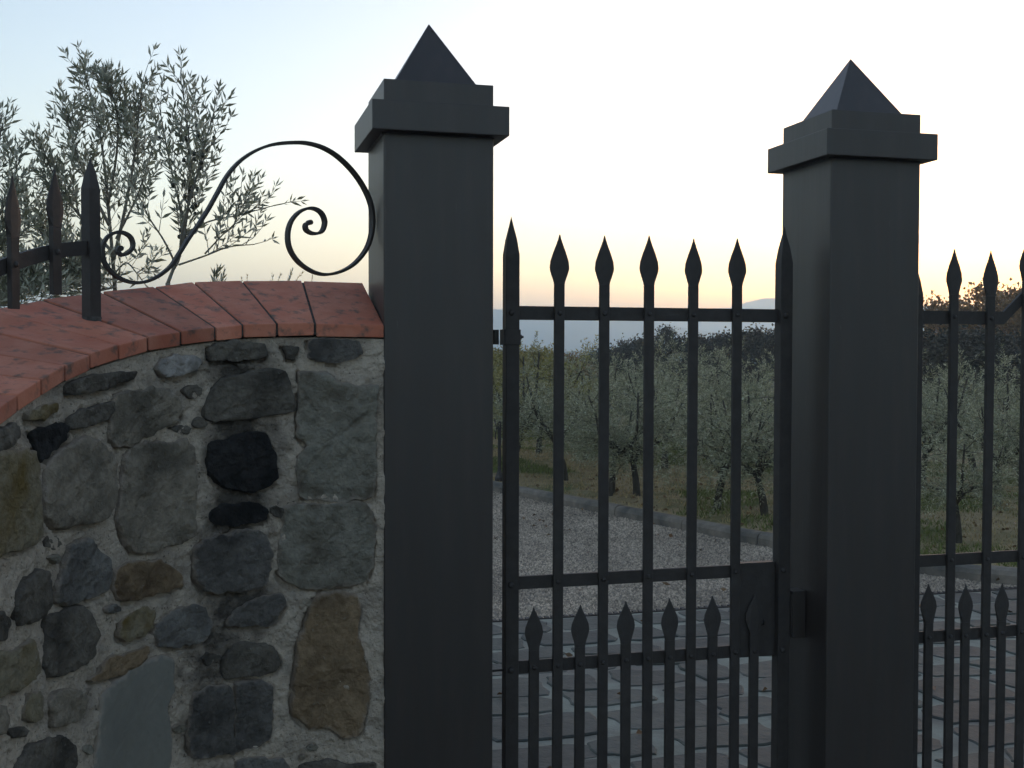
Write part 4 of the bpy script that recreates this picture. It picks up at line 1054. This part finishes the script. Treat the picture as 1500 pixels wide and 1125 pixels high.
# --- oaks and shrubs beyond the grove
def oak_shape(seed, h, rad, leafn, lsize):
    r = np.random.default_rng(seed); b = MB()
    b.tube([(0, 0, -.4), (0.05, 0, h * .2), (0, .1, h * .42)], [.16 * h / 5, .12 * h / 5, .07 * h / 5], 7)
    C = []
    for k in range(46):
        v = r.normal(size=3); v /= np.linalg.norm(v); q = r.uniform(.45, 1) ** .6
        c = np.array([v[0] * rad * q, v[1] * rad * q, h * .60 + v[2] * h * .36 * q]); C.append(c)
        if k % 3 == 0: b.tube([(0, .1, h * .40), np.array([0, .1, h * .40]) * .45 + c * .55 + (0, 0, .1), c], [.05 * h / 5, .03 * h / 5, .012], 4)
    C = np.array(C); idx = r.integers(0, len(C), leafn)
    P = C[idx] + r.normal(size=(leafn, 3)) * np.array([rad, rad, h * .4]) * .13
    D = r.normal(size=(leafn, 3)) + np.array([0, 0, .2])
    V, F = leaf_arrays(P, D, r.uniform(.7, 1.3, leafn) * lsize, r.uniform(.5, .8, leafn) * lsize, fine=False, seed=seed)
    return mesh_np('crown', V, F), b.mesh('trunk', smooth=True)
OAK = [oak_shape(s, 5., 2.1, 10000, .18) for s in (61, 62, 63)]
OAKC = {}
def oak(px, vtop, depth, label, shape, leafm, wid=1., name='oak_tree', cat='tree', group=None, rz=0):
    x = xdepth(px, depth); z = float(ground_z(x, depth)[0]); top = at(px, vtop, depth)[2]
    me, bk = OAK[shape]
    key = (shape, leafm)
    if key not in OAKC:
        c = me.copy(); c.materials.clear(); c.materials.append(M[leafm]); OAKC[key] = c
        if not bk.materials: bk.materials.append(M['bark'])
    s_ = (top - z) / 4.95
    e = tag(empty(name, (x, depth, z), rz), label, cat, group); e.scale = (s_ * wid, s_ * wid, s_)
    link(bpy.data.objects.new('trunk', bk), e); link(bpy.data.objects.new('crown', OAKC[key]), e)
g = 'dark evergreen oaks behind the grove'
oak(892, 505, 42, 'low dark oak seen just right of the second long gate bar', 0, 'oak_leaf', 1.0, group=g)
oak(930, 497, 46, 'dark oak with twiggy top left of the third long gate bar', 1, 'oak_leaf', 1.0, group=g, rz=1)
oak(975, 484, 44, 'broad dark oak between the third and fourth long gate bars', 2, 'oak_leaf', 1.05, group=g, rz=2)
oak(1040, 484, 44, 'dark oak between the fourth and fifth long gate bars', 0, 'oak_leaf', 1.05, group=g, rz=3)
oak(1108, 480, 43, 'dark oak left of the right pillar inside the narrow gate', 1, 'oak_leaf', 1.1, group=g, rz=4)
oak(1180, 470, 44, 'dark oak hidden behind the right pillar', 2, 'oak_leaf', 1.1, group=g, rz=5)
g = 'autumn oaks behind the driveway gate'
oak(1358, 438, 40, 'small rusty autumn oak beside the right edge of the right pillar', 1, 'autumn_leaf', .62, group=g)
oak(1390, 470, 40, 'low brown scrubby oak under the first driveway gate spear', 0, 'autumn_leaf', 1.1, group=g)
oak(1440, 424, 41, 'rounded autumn oak under the second driveway gate spear', 2, 'autumn_leaf', .9, group=g, rz=2)
oak(1485, 416, 42, 'tall autumn oak by the right edge of the photo', 0, 'autumn_leaf', 1.0, group=g, rz=1)
oak(1540, 410, 44, 'autumn oak beyond the right edge of the photo', 1, 'autumn_leaf', .9, group=g, rz=4)
g = 'dark oaks under the autumn oaks'
oak(1370, 486, 30, 'dark green oak thicket beside the right pillar behind the driveway gate', 2, 'oak_leaf', 1.5, group=g)
oak(1440, 482, 31, 'dark green oak thicket between the two driveway gate bars', 1, 'oak_leaf', 1.5, group=g, rz=1)
oak(1510, 480, 30, 'dark green oak thicket at the right edge of the photo', 0, 'oak_leaf', 1.5, group=g, rz=2)
g = 'yellowing shrubs left of the oaks'
oak(738, 508, 26, 'yellow green shrub showing beside the hinge stile', 1, 'yellow_leaf', .8, 'shrub', 'shrub', g)
oak(775, 503, 27, 'yellow green shrub between the hinge stile and the first long gate bar', 0, 'yellow_leaf', .75, 'shrub', 'shrub', g, 2)
oak(836, 522, 30, 'orange autumn shrub right of the first long gate bar', 2, 'autumn_leaf', .8, 'shrub', 'shrub', g, 1)
oak(862, 532, 30, 'low brown shrub left of the second long gate bar', 0, 'autumn_leaf', .9, 'shrub', 'shrub', g, 4)
oak(690, 505, 28, 'yellow shrub hidden behind the left pillar', 2, 'yellow_leaf', .9, 'shrub', 'shrub', g, 4)

# --- iron standpipe by the kerb
def standpipe():
    p = at(731.5, 704, 13.3); x = p[0]; z = .085
    e = tag(empty('water_standpipe', (x, 13.3, z)), 'slim dark iron standpipe with curved handle by the kerb beside the left pillar', 'standpipe')
    b = MB(); b.tube([(0, 0, -.02), (0, 0, .03), (0, 0, .06), (0, 0, .11)], [.055, .055, .04, .026], 10); b.obj('foot', M['iron'], e)
    b = MB(); b.tube([(0, 0, .10), (0, 0, .45), (0, 0, .66), (0, 0, .69)], [.022, .02, .026, .016], 10); b.obj('column', M['iron'], e)
    b = MB(); b.tube(spline(np.array([(0, 0, .60), (-.03, 0, .61), (-.045, 0, .66), (-.06, 0, .72)]), 4), .008, 6)
    b.tube(spline(np.array([(-.035, 0, .61), (-.045, 0, .55), (-.045, 0, .48)]), 4), .008, 6); b.obj('handle', M['iron'], e)
standpipe()

# ------------------------------------------------------------------ grass and fallen leaves
def grass(name, n, m, label, hmin, hmax, seed, thr, sgn):
    r = np.random.default_rng(seed); x = r.uniform(-6, 9, n); y = r.uniform(7.6, 24, n)
    dk = kerb_sd(x, y); q = fbm(x * .9, y * .9, 17, 3) * sgn
    k = (dk > .17) & (dk < 9) & (q > thr) & (x / y > -.30) & (x / y < .60) & (r.random(n) < np.clip(1.3 - dk * .1, .15, 1))
    x, y = x[k], y[k]; n = len(x); z = ground_z(x, y) + .005
    h = r.uniform(hmin, hmax, n); a = r.uniform(0, 2 * pi, n); wd = .0035 + .0003 * y
    dx, dy = np.cos(a) * wd, np.sin(a) * wd; lx, ly = r.normal(0, .5, n) * h, r.normal(0, .5, n) * h
    V = np.stack([np.stack([x - dx, y - dy, z], 1), np.stack([x + dx, y + dy, z], 1), np.stack([x + lx, y + ly, z + h], 1)], 1).reshape(-1, 3)
    F = np.arange(n * 3).reshape(-1, 3)
    tag(mk(name, mesh_np(name, V, F), m), label, 'grass', kind='stuff')
grass('grass', 290000, leafmat('grass_green', (.13, .155, .035), (.14, .16, .045), .4, .2), 'short green grass patches under the olive trees', .02, .07, 1, -.02, 1)
grass('dry_grass', 150000, leafmat('grass_dry', (.34, .26, .12), (.34, .26, .13), .4, .2), 'short dry straw coloured grass beside the kerb', .015, .05, 2, .0, -1)
def litter():
    r = np.random.default_rng(9)
    n = 1600; x = r.uniform(-2, 6, n); y = r.uniform(4, 15, n); dk = kerb_sd(x, y)
    keep = (dk > .2) & (dk < 6) | ((dk < 0) & (r.random(n) < .22)); x, y, dk = x[keep], y[keep], dk[keep]; n = len(x)
    z = np.where(dk > .1, ground_z(x, y) + .02, .022)
    D = r.normal(size=(n, 3)) * (1, 1, .18)
    V, F = leaf_arrays(np.stack([x, y, z], 1), D, r.uniform(.03, .065, n), r.uniform(.02, .04, n), fine=False, seed=4)
    tag(mk('fallen_leaves', mesh_np('fallen_leaves', V, F), leafmat('dead_leaf', (.15, .075, .03), (.17, .10, .05), .5, .1)), 'brown fallen leaves scattered over paving, gravel and verge', 'leaves', kind='stuff')
litter()

# ------------------------------------------------------------------ hills and haze
def hills(name, dist, prof, seed, depth, col, rough_):
    us = np.linspace(-450, 2100, 420); d0 = np.array(prof, float)
    tops = np.interp(us, d0[:, 0], d0[:, 1])
    tops = tops + rough_ * fbm(us * .02, us * 0 + .5, seed, 5)
    V = []
    for lay, (f, dd) in enumerate(((0., -.35), (.35, -.22), (.7, -.1), (1., 0), (.8, .12), (0, .4))):
        for u, v in zip(us, tops):
            Y = dist * (1 + dd * depth) ; p = at(u, v, dist); zb = -26.
            z = zb + (p[2] - zb) * f
            x = p[0] * (1 + dd * depth * .5)
            z += (0 if f in (0., 1.) else 1) * rough_ * dist / F_PX * 1.2 * float(fbm(np.array([u * .012 + lay * 7]), np.array([lay * 3.3]), seed + 3, 3)[0])
            V.append((x, Y, z))
    n = len(us); F = []
    for l in range(5):
        for i in range(n - 1): F.append((l * n + i, l * n + i + 1, (l + 1) * n + i + 1, (l + 1) * n + i))
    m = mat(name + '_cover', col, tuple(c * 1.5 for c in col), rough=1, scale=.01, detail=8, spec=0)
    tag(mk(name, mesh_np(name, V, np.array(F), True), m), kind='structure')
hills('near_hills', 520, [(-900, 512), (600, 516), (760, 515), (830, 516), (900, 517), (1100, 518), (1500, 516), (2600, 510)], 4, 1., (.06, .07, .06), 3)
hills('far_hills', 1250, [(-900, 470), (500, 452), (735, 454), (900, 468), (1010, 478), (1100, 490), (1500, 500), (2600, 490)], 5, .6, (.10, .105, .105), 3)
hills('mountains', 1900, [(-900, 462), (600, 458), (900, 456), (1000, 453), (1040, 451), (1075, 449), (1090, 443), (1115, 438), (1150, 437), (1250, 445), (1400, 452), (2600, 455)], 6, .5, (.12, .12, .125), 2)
def haze():
    b = MB(); b.box(-2700, 2700, -2700, 2700, -34, 92)
    o = b.obj('haze', None); m = bpy.data.materials.new('haze'); m.use_nodes = True
    t = m.node_tree; t.nodes.clear(); ou = t.nodes.new('ShaderNodeOutputMaterial'); v = t.nodes.new('ShaderNodeVolumePrincipled')
    v.inputs['Color'].default_value = (.60, .81, 1, 1); v.inputs['Density'].default_value = .0013; v.inputs['Anisotropy'].default_value = .75
    t.links.new(v.outputs[0], ou.inputs['Volume']); o.data.materials.append(m)
    tag(o, 'thin bluish evening haze filling the valley', 'haze', kind='stuff')
haze()
